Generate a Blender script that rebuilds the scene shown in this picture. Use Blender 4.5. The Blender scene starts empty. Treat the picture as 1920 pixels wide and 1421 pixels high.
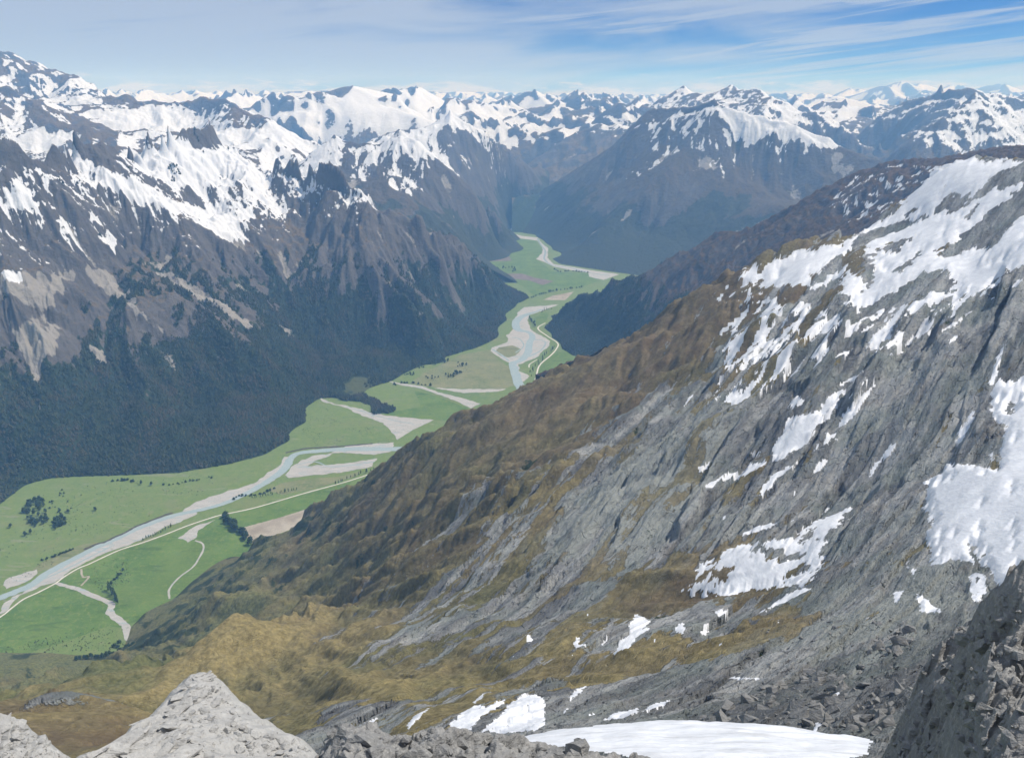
import bpy, math, random
import numpy as np
from mathutils import Matrix

# ------------------------------------------------------------------ camera, sky, sun, exposure
H = 1650.0                                   # camera height above the valley floor (m)
F = 1440.0                                   # focal length in photograph pixels (1920 wide)
HY = 175.0                                   # row of the true horizon
TH = math.atan((710.5 - HY) / F)             # pitch down
CT, ST = math.cos(TH), math.sin(TH)
scene = bpy.context.scene
col = scene.collection
cam = bpy.data.cameras.new('camera'); cam.lens = 36.0 * F / 1920.0; cam.sensor_width = 36.0
cam.clip_start = 0.5; cam.clip_end = 300000.0
camo = bpy.data.objects.new('camera', cam); col.objects.link(camo)
camo.location = (0, 0, H); camo.rotation_euler = (math.pi / 2 - TH, 0, 0)
scene.camera = camo

SUN_EL, SUN_AZ = math.radians(54), math.radians(76)      # azimuth clockwise from the view direction (+Y)
world = bpy.data.worlds.new('World'); scene.world = world; world.use_nodes = True
def build_world():
    nt = world.node_tree; N = nt.nodes; L = nt.links; N.clear()
    out = N.new('ShaderNodeOutputWorld'); bg = N.new('ShaderNodeBackground')
    sky = N.new('ShaderNodeTexSky'); sky.sky_type = 'NISHITA'; sky.sun_disc = False
    sky.sun_elevation = SUN_EL; sky.sun_rotation = SUN_AZ
    sky.altitude = 3500; sky.air_density = 0.75; sky.dust_density = 0.0; sky.ozone_density = 3.0
    bg.inputs['Strength'].default_value = 0.08
    # high cloud: noise laid on a flat layer above the ground (direction / height)
    tc = N.new('ShaderNodeTexCoord'); sep = N.new('ShaderNodeSeparateXYZ'); L.new(tc.outputs['Generated'], sep.inputs[0])
    def math_(op, a, b=None, clamp=False):
        m = N.new('ShaderNodeMath'); m.operation = op; m.use_clamp = clamp
        for k, v in enumerate((a, b)):
            if v is None: continue
            if isinstance(v, (int, float)): m.inputs[k].default_value = v
            else: L.new(v, m.inputs[k])
        return m.outputs[0]
    az = math_('ARCTAN2', sep.outputs['X'], sep.outputs['Y']); el = sep.outputs['Z']
    def noise(a1, b1, o1, a2, b2, o2, detail, rough, dist=0.0):
        c = N.new('ShaderNodeCombineXYZ')
        for k, (p, q, o) in enumerate(((a1, b1, o1), (a2, b2, o2))):
            L.new(math_('ADD', math_('ADD', math_('MULTIPLY', az, p), math_('MULTIPLY', el, q)), o), c.inputs[k])
        n = N.new('ShaderNodeTexNoise'); n.inputs['Scale'].default_value = 1.0; n.inputs['Detail'].default_value = detail
        n.inputs['Roughness'].default_value = rough; n.inputs['Distortion'].default_value = dist
        L.new(c.outputs[0], n.inputs['Vector']); return n.outputs['Fac']
    n1 = noise(2.6, 3.0, 3.7, -1.6, 22.0, 1.2, 8, 0.56, 0.7)          # soft veil
    n2 = noise(2.0, 5.0, 8.3, -7.5, 62.0, 4.4, 9, 0.58, 0.9)          # combed streaks, rising to the right
    bias = math_('MULTIPLY', az, -0.42)                                # thicker towards the left
    veil = math_('ADD', math_('ADD', math_('MULTIPLY', n1, 0.9), math_('MULTIPLY', n2, 0.25)), bias)
    def smooth_(v, lo, hi, mx):
        mr = N.new('ShaderNodeMapRange'); mr.interpolation_type = 'SMOOTHSTEP'; mr.inputs['From Min'].default_value = lo; mr.inputs['From Max'].default_value = hi
        mr.inputs['To Max'].default_value = mx; L.new(v, mr.inputs['Value']); return mr.outputs[0]
    high = math_('MAXIMUM', smooth_(veil, 0.27, 0.68, 0.80), smooth_(math_('ADD', n2, math_('MULTIPLY', n1, 0.45)), 0.66, 0.84, 0.75))
    # low bank of cumulus far away along the horizon
    ang = N.new('ShaderNodeMath'); ang.operation = 'ARCTAN2'; L.new(sep.outputs['X'], ang.inputs[0]); L.new(sep.outputs['Y'], ang.inputs[1])
    c3 = N.new('ShaderNodeCombineXYZ'); L.new(math_('MULTIPLY', ang.outputs[0], 9.0), c3.inputs[0]); L.new(math_('MULTIPLY', sep.outputs['Z'], 42.0), c3.inputs[1])
    n3 = N.new('ShaderNodeTexNoise'); n3.inputs['Scale'].default_value = 1.6; n3.inputs['Detail'].default_value = 9; n3.inputs['Roughness'].default_value = 0.62
    L.new(c3.outputs[0], n3.inputs['Vector'])
    hh = math_('ADD', math_('MULTIPLY', sep.outputs['Z'], -24.0), math_('MULTIPLY', n3.outputs['Fac'], 2.0))
    mr2 = N.new('ShaderNodeMapRange'); mr2.interpolation_type = 'SMOOTHSTEP'
    mr2.inputs['From Min'].default_value = 0.72; mr2.inputs['From Max'].default_value = 1.02; mr2.inputs['To Max'].default_value = 0.8
    L.new(hh, mr2.inputs['Value'])
    fac = high
    hs = N.new('ShaderNodeHueSaturation'); hs.inputs['Saturation'].default_value = 1.25; hs.inputs['Value'].default_value = 0.95
    L.new(sky.outputs[0], hs.inputs['Color'])
    mix = N.new('ShaderNodeMixRGB'); mix.inputs['Color2'].default_value = (6.0, 7.0, 8.8, 1)
    tint = N.new('ShaderNodeMixRGB'); tint.blend_type = 'MULTIPLY'; tint.inputs['Fac'].default_value = 1.0; tint.inputs['Color2'].default_value = (0.50, 0.76, 1.12, 1); L.new(hs.outputs[0], tint.inputs['Color1'])
    L.new(fac, mix.inputs['Fac']); L.new(tint.outputs[0], mix.inputs['Color1'])
    bank = N.new('ShaderNodeMixRGB'); bank.inputs['Color2'].default_value = (9.4, 9.8, 10.4, 1); L.new(mr2.outputs[0], bank.inputs['Fac']); L.new(mix.outputs[0], bank.inputs['Color1'])
    L.new(bank.outputs[0], bg.inputs['Color']); L.new(bg.outputs[0], out.inputs['Surface'])
build_world()
sl = bpy.data.lights.new('sun', 'SUN'); sl.energy = 5.0; sl.angle = math.radians(0.53); sl.color = (1.0, 0.96, 0.9)
so = bpy.data.objects.new('sun', sl); col.objects.link(so)
so.rotation_euler = (math.pi / 2 - SUN_EL, 0, math.pi - SUN_AZ); so.location = (0, 0, 9000)
vs = scene.view_settings
vs.view_transform = 'Standard'; vs.look = 'None'; vs.exposure = 0.04; vs.gamma = 1.0; vs.use_curve_mapping = False
scene.cycles.volume_bounces = 2; scene.cycles.max_bounces = 4; scene.cycles.use_denoising = True; scene.cycles.denoising_prefilter = 'ACCURATE'; scene.cycles.use_adaptive_sampling = False
scene.cycles.diffuse_bounces = 2

# ------------------------------------------------------------------ picture geometry -> world points
def ray(px, py):
    a = (np.asarray(px, float) - 960) / F; b = (710.5 - np.asarray(py, float)) / F
    dy = CT + b * ST
    return a / dy, (-ST + b * CT) / dy           # x/Y and dz/Y
def at(px, py, Y):
    t, s = ray(px, py); return (t * Y, Y, H + s * Y)
def onz(px, py, z=0.0):
    t, s = ray(px, py); Y = (z - H) / s; return (t * Y, Y, z)
def project(x, y, z):
    zc = y * CT - (z - H) * ST                    # depth along the view axis
    yc = y * ST + (z - H) * CT
    return 960 + F * x / zc, 710.5 - F * yc / zc, zc

# ------------------------------------------------------------------ noise
_rng = np.random.RandomState(11)
PERM = _rng.permutation(4096).astype(np.int32); PERM = np.concatenate([PERM, PERM])
_a = _rng.rand(4096) * 2 * np.pi; GX, GY = np.cos(_a).astype(np.float32), np.sin(_a).astype(np.float32)
HX, HYY = _rng.rand(4096).astype(np.float32), _rng.rand(4096).astype(np.float32)
def hidx(ix, iy, seed=0): return PERM[(PERM[(ix + seed * 57) & 4095] + iy) & 4095]
def perlin(x, y, seed=0):
    x = np.asarray(x, np.float32); y = np.asarray(y, np.float32)
    fx = np.floor(x); fy = np.floor(y); ix = fx.astype(np.int32); iy = fy.astype(np.int32); x = x - fx; y = y - fy
    u = x * x * x * (x * (x * 6 - 15) + 10); v = y * y * y * (y * (y * 6 - 15) + 10)
    def g(dx, dy):
        h = hidx(ix + dx, iy + dy, seed); return GX[h] * (x - dx) + GY[h] * (y - dy)
    a = g(0, 0); b = g(1, 0); c = g(0, 1); d = g(1, 1)
    a = a + u * (b - a); c = c + u * (d - c)
    return (a + v * (c - a)) * 1.5
def fbm(x, y, octv=5, seed=0, gain=0.5, ridged=False):
    r = 0; a = 1.0; f = 1.0
    for k in range(octv):
        n = perlin(x * f + k * 17.3, y * f - k * 9.1, seed + k)
        r = r + a * ((1 - 2 * np.abs(n)) if ridged else n); a *= gain; f *= 2.03
    return r
def gullies(x, y, gx, gy, cell, octv=5, slope=1.6, branch=1.2, gain=0.45, seed=0, sharp=True):
    """downslope gullies that branch: stripes laid across the gradient, octave by octave; about -1..1"""
    wp = 0.45 * fbm(x / (cell * 2.6), y / (cell * 2.6), 3, seed + 90)
    px = np.asarray(x / cell + wp, np.float32); py = np.asarray(y / cell - 0.8 * wp, np.float32)
    h = np.zeros_like(px); hx = np.zeros_like(px); hy = np.zeros_like(px); a = 0.5; f = 1.0
    for o in range(octv):
        dx = (gy * slope + hy * branch).astype(np.float32); dy = (-(gx * slope) - hx * branch).astype(np.float32)
        qx = px * f; qy = py * f; fx = np.floor(qx); fy = np.floor(qy); ix = fx.astype(np.int32); iy = fy.astype(np.int32); qx = qx - fx; qy = qy - fy
        c = np.zeros_like(px); s = np.zeros_like(px); wt = np.zeros_like(px)
        for i in (-1, 0, 1):
            for j in (-1, 0, 1):
                k = hidx(ix + i, iy + j, seed + o)
                vx = qx - i - HX[k]; vy = qy - j - HYY[k]
                w = np.exp(-2.2 * (vx * vx + vy * vy)); m = (vx * dx + vy * dy) * 6.2832
                c += w * np.cos(m); s -= w * np.sin(m); wt += w
        c /= wt; s /= wt; c = 1 - 2 * (np.sqrt(np.clip((1 - c) * 0.5, 0, 1) + 0.12) - 0.3464) / 0.7119 if sharp else c
        h += a * c; hx += a * f * s * dx; hy += a * f * s * dy
        a *= gain; f *= 2.0
    return h

def slabs(u, v, seed=0, tilt=0.55):
    """broken ground: tilted flat pieces with sharp edges between them; about -1..1 (u, v in piece sizes)"""
    u = np.asarray(u, np.float32); v = np.asarray(v, np.float32); fu = np.floor(u); fv = np.floor(v); iu = fu.astype(np.int32); iv = fv.astype(np.int32); u = u - fu; v = v - fv
    best = np.full(u.shape, 9.0, np.float32); h = np.zeros_like(u); tone = np.zeros_like(u)
    for i in (-1, 0, 1):
        for j in (-1, 0, 1):
            k = hidx(iu + i, iv + j, seed); du = u - i - HX[k]; dv = v - j - HYY[k]; d = du * du + dv * dv; m = d < best
            k2 = PERM[k + 7]; best = np.where(m, d, best); h = np.where(m, (HX[k2] * 2 - 1) * 0.6 + tilt * (GX[k2] * du + GY[k2] * dv) * 1.4, h); tone = np.where(m, HYY[k2], tone)
    return h, tone
# ------------------------------------------------------------------ height fields from control points
def dens(pts, step=22.0):
    out = []
    for (a, b) in zip(pts[:-1], pts[1:]):
        n = max(1, int(math.hypot(b[0] - a[0], b[1] - a[1]) / step))
        for k in range(n):
            u = k / n; out.append(tuple(a[i] + (b[i] - a[i]) * u for i in range(len(a))))
    out.append(tuple(pts[-1])); return out
def crest(pts, back=((120, 0.75), (450, 0.7), (1100, 0.65)), floor=-60.0, step=22.0, flat=0):
    """a skyline (px, py, distance): points on it plus the hidden far side falling away from it"""
    P = []
    for (px, py, Y) in dens(pts, step):
        x, y, z = at(px, py, Y); P.append((x, y, z)); t = px_t = x / y; n = math.hypot(t, 1)
        for d, s in back: P.append((x + d * t / n, y + d / n, max(floor, z - d * s)))
    return P
def edge(pts, frac=0.6, z=-30.0, step=25.0):
    """a skyline seen against the valley floor: crest points plus a hidden foot part of the way to the floor behind"""
    P = []
    for (px, py, Y) in dens(pts, step):
        a = at(px, py, Y); v = onz(px, py, 0.0); P.append(a)
        P.append((a[0] + (v[0] - a[0]) * frac, a[1] + (v[1] - a[1]) * frac, z))
    return P
class RBF:
    def __init__(self, P, smooth=0.0, cell=25.0):
        P = np.array(P, float); q = np.round(P[:, :2] / cell).astype(int)
        _, i = np.unique(q, axis=0, return_index=True); P = P[np.sort(i)]
        self.c = P[:, :2].mean(0); self.s = 40.0 * cell
        X = (P[:, :2] - self.c) / self.s; n = len(X)
        D = np.sqrt(((X[:, None] - X[None]) ** 2).sum(-1)) - smooth * np.eye(n)
        A = np.zeros((n + 3, n + 3)); A[:n, :n] = D; A[:n, n] = 1; A[:n, n + 1:] = X; A[n, :n] = 1; A[n + 1:, :n] = X.T
        self.X = X; self.w = np.linalg.solve(A, np.concatenate([P[:, 2], np.zeros(3)]))
    def __call__(self, x, y):
        sh = np.shape(x); q = (np.stack([np.ravel(x), np.ravel(y)], 1) - self.c) / self.s
        r = np.empty(len(q)); n = len(self.X); W = self.w[:n]; XX = self.X.astype(np.float32)
        for k in range(0, len(q), 20000):
            b = q[k:k + 20000]; bf = b.astype(np.float32)
            D = np.sqrt(((bf[:, None, 0] - XX[None, :, 0]) ** 2 + (bf[:, None, 1] - XX[None, :, 1]) ** 2) + 1e-12)
            r[k:k + 20000] = D @ W + self.w[n] + b @ self.w[n + 1:]
        return r.reshape(sh)
def blur(a, n):
    for _ in range(n):
        p = np.pad(a, 1, mode='edge'); a = (p[1:-1, 1:-1] * 4 + p[:-2, 1:-1] * 2 + p[2:, 1:-1] * 2 + p[1:-1, :-2] * 2 + p[1:-1, 2:] * 2 + p[:-2, :-2] + p[2:, 2:] + p[:-2, 2:] + p[2:, :-2]) / 16
    return a
def bil(A, i, j):
    i = np.clip(i, 0, A.shape[0] - 1.001); j = np.clip(j, 0, A.shape[1] - 1.001)
    a = i.astype(np.int32); b = j.astype(np.int32); u = (i - a).astype(np.float32); v = (j - b).astype(np.float32)
    return A[a, b] * (1 - u) * (1 - v) + A[a + 1, b] * u * (1 - v) + A[a, b + 1] * (1 - u) * v + A[a + 1, b + 1] * u * v
class Land:
    """a terrain patch on a fan of rows (distance) and columns (bearing); the spacing grows with distance"""
    def __init__(self, t0, t1, nt, Y0, Y1, ny):
        self.t = np.linspace(t0, t1, nt); self.l = np.linspace(math.log(Y0), math.log(Y1), ny)
        self.dt = self.t[1] - self.t[0]; self.dl = self.l[1] - self.l[0]
        self.Y = np.repeat(np.exp(self.l)[:, None], nt, 1); self.X = self.Y * self.t[None, :]
        self.attr = {}
    def base(self, rbf, cell=25.0, nblur=1, fmax=None):
        xs = np.arange(self.X.min() - cell, self.X.max() + 2 * cell, cell); ys = np.arange(self.Y.min() - cell, self.Y.max() + 2 * cell, cell)
        gx, gy = np.meshgrid(xs, ys); z = rbf(gx, gy)
        if fmax is not None: z = fmax(gx, gy, z)
        z = blur(z, nblur); zs = blur(z, 3); dy, dx = np.gradient(zs, cell)
        i = (self.Y - ys[0]) / cell; j = (self.X - xs[0]) / cell
        self.Z = bil(z, i, j); self.gx = bil(dx, i, j); self.gy = bil(dy, i, j); self.Z0 = self.Z.copy()
    def slope(self):
        dZl = np.gradient(self.Z, axis=0) / self.dl; dZt = np.gradient(self.Z, axis=1) / self.dt
        zx = dZt / self.Y; zy = dZl / self.Y - self.t[None, :] * zx
        return zx, zy
    def ij(self, x, y): return (np.log(np.maximum(y, 1.0)) - self.l[0]) / self.dl, (x / y - self.t[0]) / self.dt
    def z(self, x, y):
        i, j = self.ij(np.asarray(x, float), np.asarray(y, float)); return bil(self.Z, i, j)
    def hit(self, px, py, Ymin=0):
        """where the line of sight through a picture point meets this ground"""
        t, s = ray(px, py); j = float(np.clip((t - self.t[0]) / self.dt, 0, len(self.t) - 1.001)); a = int(j); u = j - a
        c = self.Z[:, a] * (1 - u) + self.Z[:, a + 1] * u; yy = self.Y[:, 0]
        above = (c >= H + s * yy) & (yy >= Ymin); k = int(np.argmax(above)) if above.any() else len(yy) - 1
        if k > 0:
            d0 = H + s * yy[k - 1] - c[k - 1]; d1 = c[k] - H - s * yy[k]; w = d0 / max(d0 + d1, 1e-6); Y = yy[k - 1] + (yy[k] - yy[k - 1]) * min(max(w, 0), 1)
        else: Y = yy[0]
        return (t * Y, Y, H + s * Y)
    def mesh(self, name, mat, zmin=-6.0, margin=260, kind='structure', label=None, hid=0.035):
        s = (self.Z - H) / self.Y; run = np.maximum.accumulate(s, axis=0); vis = s > run - hid     # leave out ground far below any line of sight
        k = 7; v2 = vis.copy()
        for d in range(1, k): v2[d:] |= vis[:-d]; v2[:-d] |= vis[d:]
        vis = v2.copy()
        for d in range(1, k): v2[:, d:] |= vis[:, :-d]; v2[:, :-d] |= vis[:, d:]
        px, py, zc = project(self.X, self.Y, self.Z)
        ok = (zc > 1) & (px > -margin) & (px < 1920 + margin) & (py > -400) & (py < 1421 + margin) & (self.Z > zmin) & v2
        q = ok[:-1, :-1] | ok[1:, :-1] | ok[:-1, 1:] | ok[1:, 1:]
        o = grid_mesh(name, self.X, self.Y, self.Z, q, mat, self.attr); o['kind'] = kind
        if label: o['label'] = label
        return o
def raw_mesh(name, co, faces, mat, smooth=True, attr=None):
    me = bpy.data.meshes.new(name); n = len(co); k = faces.shape[1]; m = len(faces)
    me.vertices.add(n); me.vertices.foreach_set('co', np.ascontiguousarray(co, np.float32).ravel())
    me.loops.add(m * k); me.loops.foreach_set('vertex_index', np.ascontiguousarray(faces, np.int32).ravel())
    me.polygons.add(m); me.polygons.foreach_set('loop_start', np.arange(0, m * k, k, dtype=np.int32)); me.polygons.foreach_set('loop_total', np.full(m, k, np.int32))
    me.polygons.foreach_set('use_smooth', np.full(m, smooth, bool))
    for kk, v in (attr or {}).items():
        at_ = me.attributes.new(kk, 'FLOAT', 'POINT'); at_.data.foreach_set('value', np.ascontiguousarray(v, np.float32))
    me.update(calc_edges=True); me.materials.append(mat); return me
def link(name, me, parent=None):
    o = bpy.data.objects.new(name, me); col.objects.link(o)
    if parent is not None: o.parent = parent
    return o
def grid_mesh(name, X, Y, Z, q, mat, attr=None, smooth=True):
    ny, nt = X.shape; idx = np.arange(ny * nt).reshape(ny, nt)
    f = np.stack([idx[:-1, :-1], idx[:-1, 1:], idx[1:, 1:], idx[1:, :-1]], -1)[q]
    used = np.zeros(ny * nt, bool); used[f.ravel()] = True; new = np.cumsum(used) - 1
    co = np.stack([X.ravel(), Y.ravel(), Z.ravel()], 1)[used]
    me = raw_mesh(name, co, new[f], mat, smooth, {k: v.ravel()[used] for k, v in (attr or {}).items()})
    return link(name, me)
def sstep(a, b, x):
    u = np.clip((x - a) / (b - a), 0, 1); return u * u * (3 - 2 * u)
def in_poly(x, y, P):
    r = np.zeros(np.shape(x), bool); n = len(P)
    for k in range(n):
        x0, y0 = P[k]; x1, y1 = P[(k + 1) % n]
        if y0 == y1: continue
        c = ((y0 > y) != (y1 > y)) & (x < (x1 - x0) * (y - y0) / (y1 - y0) + x0); r ^= c
    return r
def Z(ox, oy, s, pts): return [(ox + x / s, oy + y / s) for x, y in pts]     # enlarged-view coordinates -> photograph pixels
def shepard(pts, x, y, p=3.0):
    """smooth field through labelled points (x, y, v...)"""
    A = np.array(pts, float); W = 0; R = 0
    for k in range(len(A)):
        d = ((x - A[k, 0]) ** 2 + (y - A[k, 1]) ** 2) / 1e4 + 0.05; w = (1 / d ** (p / 2)).astype(np.float32); W = W + w; R = R + w * A[k, 2]
    return R / W

# ------------------------------------------------------------------ materials
class NB:
    def __init__(self, name):
        self.m = bpy.data.materials.new(name); self.m.use_nodes = True; self.nt = self.m.node_tree; self.N = self.nt.nodes; self.L = self.nt.links
        self.b = self.N['Principled BSDF']; self.b.inputs['Roughness'].default_value = 0.95; self.b.inputs['Specular IOR Level'].default_value = 0.15
        g = self.N.new('ShaderNodeNewGeometry'); self.pos = g.outputs['Position']; self.nrm = g.outputs['Normal']
    def set(self, sock, v):
        if isinstance(v, (int, float)): sock.default_value = v
        elif isinstance(v, tuple): sock.default_value = v if len(v) == 4 or sock.type == 'VECTOR' else v + (1,)
        else: self.L.new(v, sock)
    def noise(self, scale, detail=4, rough=0.55, vec=None, dist=0.0, color=False):
        n = self.N.new('ShaderNodeTexNoise'); n.inputs['Scale'].default_value = scale; n.inputs['Detail'].default_value = detail
        n.inputs['Roughness'].default_value = rough; n.inputs['Distortion'].default_value = dist
        self.L.new(vec or self.pos, n.inputs['Vector']); return n.outputs['Color' if color else 'Fac']
    def vor(self, scale, vec=None, feature='F1', out='Distance'):
        n = self.N.new('ShaderNodeTexVoronoi'); n.feature = feature; n.inputs['Scale'].default_value = scale; self.L.new(vec or self.pos, n.inputs['Vector']); return n.outputs[out]
    def mapping(self, scale=(1, 1, 1), rot=(0, 0, 0), vec=None):
        n = self.N.new('ShaderNodeMapping'); n.inputs['Scale'].default_value = scale; n.inputs['Rotation'].default_value = rot; self.L.new(vec or self.pos, n.inputs['Vector']); return n.outputs[0]
    def math(self, op, a, b=0.0, clamp=False):
        n = self.N.new('ShaderNodeMath'); n.operation = op; n.use_clamp = clamp; self.set(n.inputs[0], a); self.set(n.inputs[1], b); return n.outputs[0]
    def step(self, v, a, b, lo=0.0, hi=1.0):
        n = self.N.new('ShaderNodeMapRange'); n.interpolation_type = 'SMOOTHSTEP'; self.set(n.inputs['Value'], v)
        n.inputs['From Min'].default_value = a; n.inputs['From Max'].default_value = b; n.inputs['To Min'].default_value = lo; n.inputs['To Max'].default_value = hi; return n.outputs[0]
    def mix(self, f, a, b):
        n = self.N.new('ShaderNodeMixRGB'); self.set(n.inputs[0], f); self.set(n.inputs[1], a); self.set(n.inputs[2], b); return n.outputs[0]
    def attr(self, name):
        n = self.N.new('ShaderNodeAttribute'); n.attribute_name = name; return n.outputs['Fac']
    def bump(self, h, dist, strength=1.0, normal=None):
        n = self.N.new('ShaderNodeBump'); n.inputs['Distance'].default_value = dist; n.inputs['Strength'].default_value = strength; self.L.new(h, n.inputs['Height'])
        if normal is not None: self.L.new(normal, n.inputs['Normal'])
        return n.outputs[0]
    def done(self, c, normal=None, rough=None):
        self.set(self.b.inputs['Base Color'], c)
        if normal is not None: self.L.new(normal, self.b.inputs['Normal'])
        if rough is not None: self.set(self.b.inputs['Roughness'], rough)
        return self.m
def ramp3(nb, f, a, b, c, m=0.5):
    x = nb.mix(nb.step(f, 0.25, m), a, b); return nb.mix(nb.step(f, m, 0.75), x, c)
def land_material(name, s=1.0, rockA=(0.10, 0.095, 0.09), rockB=(0.19, 0.18, 0.17), tusA=(0.085, 0.062, 0.036), tusB=(0.16, 0.12, 0.065), forest=(0.026, 0.042, 0.022), snow=(0.64, 0.66, 0.70), strat=(0, 0, 0)):
    """alpine ground: rock, tussock, forest floor, scree and snow, sorted by the fields stored on the mesh"""
    nb = NB(name)
    nf = nb.noise(0.045 / s, 7, 0.62); nm = nb.noise(0.009 / s, 6, 0.6); nx = nb.noise(0.25 / s, 5, 0.65)
    rock = ramp3(nb, nm, rockA, tuple(0.5 * (a + b) for a, b in zip(rockA, rockB)), rockB)
    rock = nb.mix(nb.step(nx, 0.35, 0.7, 0.0, 0.5), rock, tuple(v * 0.55 for v in rockA))
    tus = ramp3(nb, nf, tusA, tuple(0.5 * (a + b) for a, b in zip(tusA, tusB)), tusB)
    tus = nb.mix(nb.math('MULTIPLY', nb.attr('green'), 0.9), tus, nb.mix(nf, (0.045, 0.062, 0.022), (0.085, 0.10, 0.04)))
    tus = nb.mix(nb.attr('gold'), tus, nb.mix(nf, (0.13, 0.095, 0.035), (0.25, 0.185, 0.075)))
    tm = nb.step(nb.math('ADD', nb.attr('tus'), nb.math('MULTIPLY', nb.math('SUBTRACT', nf, 0.5), 0.7)), 0.42, 0.58)
    c = nb.mix(tm, rock, tus)
    fc = nb.mix(nb.step(nx, 0.3, 0.7), tuple(v * 0.7 for v in forest), tuple(v * 1.35 for v in forest))
    fm = nb.step(nb.math('ADD', nb.attr('forest'), nb.math('MULTIPLY', nb.math('SUBTRACT', nf, 0.5), 0.5)), 0.45, 0.55)
    c = nb.mix(fm, c, fc)
    pm = nb.step(nb.math('ADD', nb.attr('pale'), nb.math('MULTIPLY', nb.math('SUBTRACT', nf, 0.5), 0.9)), 0.45, 0.62)
    c = nb.mix(pm, c, nb.mix(nx, (0.22, 0.205, 0.185), (0.36, 0.34, 0.31)))
    sm = nb.step(nb.math('ADD', nb.attr('snow'), nb.math('MULTIPLY', nb.math('SUBTRACT', nf, 0.5), 0.55)), 0.49, 0.53)
    c = nb.mix(sm, c, snow)
    hgt = nb.math('ADD', nb.math('MULTIPLY', nf, 1.0), nb.math('MULTIPLY', nx, 0.35))
    hgt = nb.math('MULTIPLY', hgt, nb.math('SUBTRACT', 1.0, nb.math('MULTIPLY', sm, 0.55)))
    return nb.done(c, nb.bump(hgt, 14.0 * s, 0.9), nb.math('SUBTRACT', 0.95, nb.math('MULTIPLY', sm, 0.35)))
def plain(name, ca, cb, scale, detail=5, bump=0.0, rough=0.95, spec=0.15):
    nb = NB(name); n = nb.noise(scale, detail, 0.6); nb.b.inputs['Specular IOR Level'].default_value = spec
    return nb.done(nb.mix(nb.step(n, 0.3, 0.7), ca, cb), nb.bump(n, bump) if bump else None, rough)
# ------------------------------------------------------------------ terrain
def tpx(px, py=400): return float(ray(px, py)[0])
def rows(*pts): return [at(*p) for p in pts]
def toe(pts, z=6.0, step=30.0):
    P = []
    for (px, py) in dens([tuple(map(float, p)) for p in pts], step):
        a = onz(px, py, z); P.append(a); P.append((a[0] * 0.965, a[1] * 0.965, -50.0))
    return P
def line(*pts, step=25.0): return [at(*p) for p in dens([tuple(map(float, p)) for p in pts], step)]
def cover(L, snowline, treeline, seed=0, sw=170.0, steep=0.55, aspect=0.12, gsnow=0.10, nscale=420.0, big=120.0, tusfrac=0.55, fine=0.3, top=0.34, tn=130, shade=60):
    """which ground lies where, from height, steepness, aspect and hollows"""
    zx, zy = L.slope(); sl = np.hypot(zx, zy); zs_x, zs_y = blur(zx, 3), blur(zy, 3)
    n = fbm(L.X / nscale, L.Y / nscale, 6, seed + 40); nb_ = fbm(L.X / 1700, L.Y / 1700, 3, seed + 60)
    g2 = gullies(L.X, L.Y, zs_x, zs_y, nscale * 0.33, 3, 1.1, 0.8, 0.6, seed + 70)
    s = 0.5 + np.minimum((L.Z - snowline + big * nb_ + 0.22 * sw * n) / (2 * sw), top) - steep * np.clip(sl - 0.62, -0.25, 1.2) - gsnow * L.g - fine * g2 - aspect * (zs_x / np.maximum(np.hypot(zs_x, zs_y), 0.2))
    L.attr['snow'] = np.clip(s, 0, 1)
    L.attr['forest'] = np.clip(0.5 + (treeline - L.Z + tn * (n + 0.7 * nb_) - 170 * L.g + shade * zs_x / np.maximum(np.hypot(zs_x, zs_y), 0.25)) / 300 - 0.6 * np.clip(sl - 1.0, 0, 1), 0, 1)
    L.attr['tus'] = np.clip(tusfrac + 0.35 * n - 0.7 * np.clip(sl - 0.75, -0.2, 1), 0, 1)
    for k in ('green', 'gold'): L.attr[k] = np.zeros_like(L.Z)
    L.attr['pale'] = np.clip(1.9 * (-L.g - 0.30) + 0.5 * n, 0, 1) * sstep(40, 260, L.Z) * (1 - sstep(snowline - 150, snowline + 100, L.Z)) * 0.8 + 0.25 * np.clip(n - 0.25, 0, 1)
def snow_labels(L, pts, fine=0.42, gs=0.3, seed=0, cell=110.0, steep=0.35, gate=560.0):
    """how much snow lies where (picture point, share), broken into streaks down the slope where it is mixed"""
    S = shepard([(h[0], h[1], v) for h, v in ((L.hit(x, y), v) for x, y, v in pts)], L.X, L.Y, 3.4); zx, zy = L.slope(); sl = np.hypot(zx, zy)
    g2 = gullies(L.X, L.Y, blur(zx, 3), blur(zy, 3), cell, 3, 1.1, 0.8, 0.62, seed + 70); w = 0.13 + 3.9 * S * (1 - S)
    S = S * 0.89 - 0.035
    L.attr['snow'] = sstep(gate, gate + 220, L.Z + 120 * fbm(L.X / 300, L.Y / 300, 3, seed + 8)) * np.clip(S - w * (fine * g2 + gs * L.g + steep * np.clip(sl - 0.75, -0.3, 0.8) + 0.2 * zx / np.maximum(sl, 0.3) - 0.22 * fbm(L.X / 160, L.Y / 160, 4, seed + 5)), 0, 1)
    L.Z = L.Z + 5.0 * g2 * sstep(0, 300, L.Z)
def paint(L, key, px_poly, val=1.0, soft=1, Ymin=0):
    P = [L.hit(x, y, Ymin)[:2] for x, y in dens([tuple(map(float, p)) for p in list(px_poly) + [px_poly[0]]], 12)[:-1]]
    w = 30.0; dx = w * fbm(L.X / 60, L.Y / 60, 3, 5); dy = w * fbm(L.X / 60 + 31, L.Y / 60, 3, 6)
    m = in_poly(L.X + dx, L.Y + dy, P).astype(np.float32)
    if soft: m = blur(m, soft)
    L.attr[key] = np.clip(np.maximum(L.attr[key], 0) * (1 - m) + m * val, 0, 1)
ALL = {}
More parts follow.
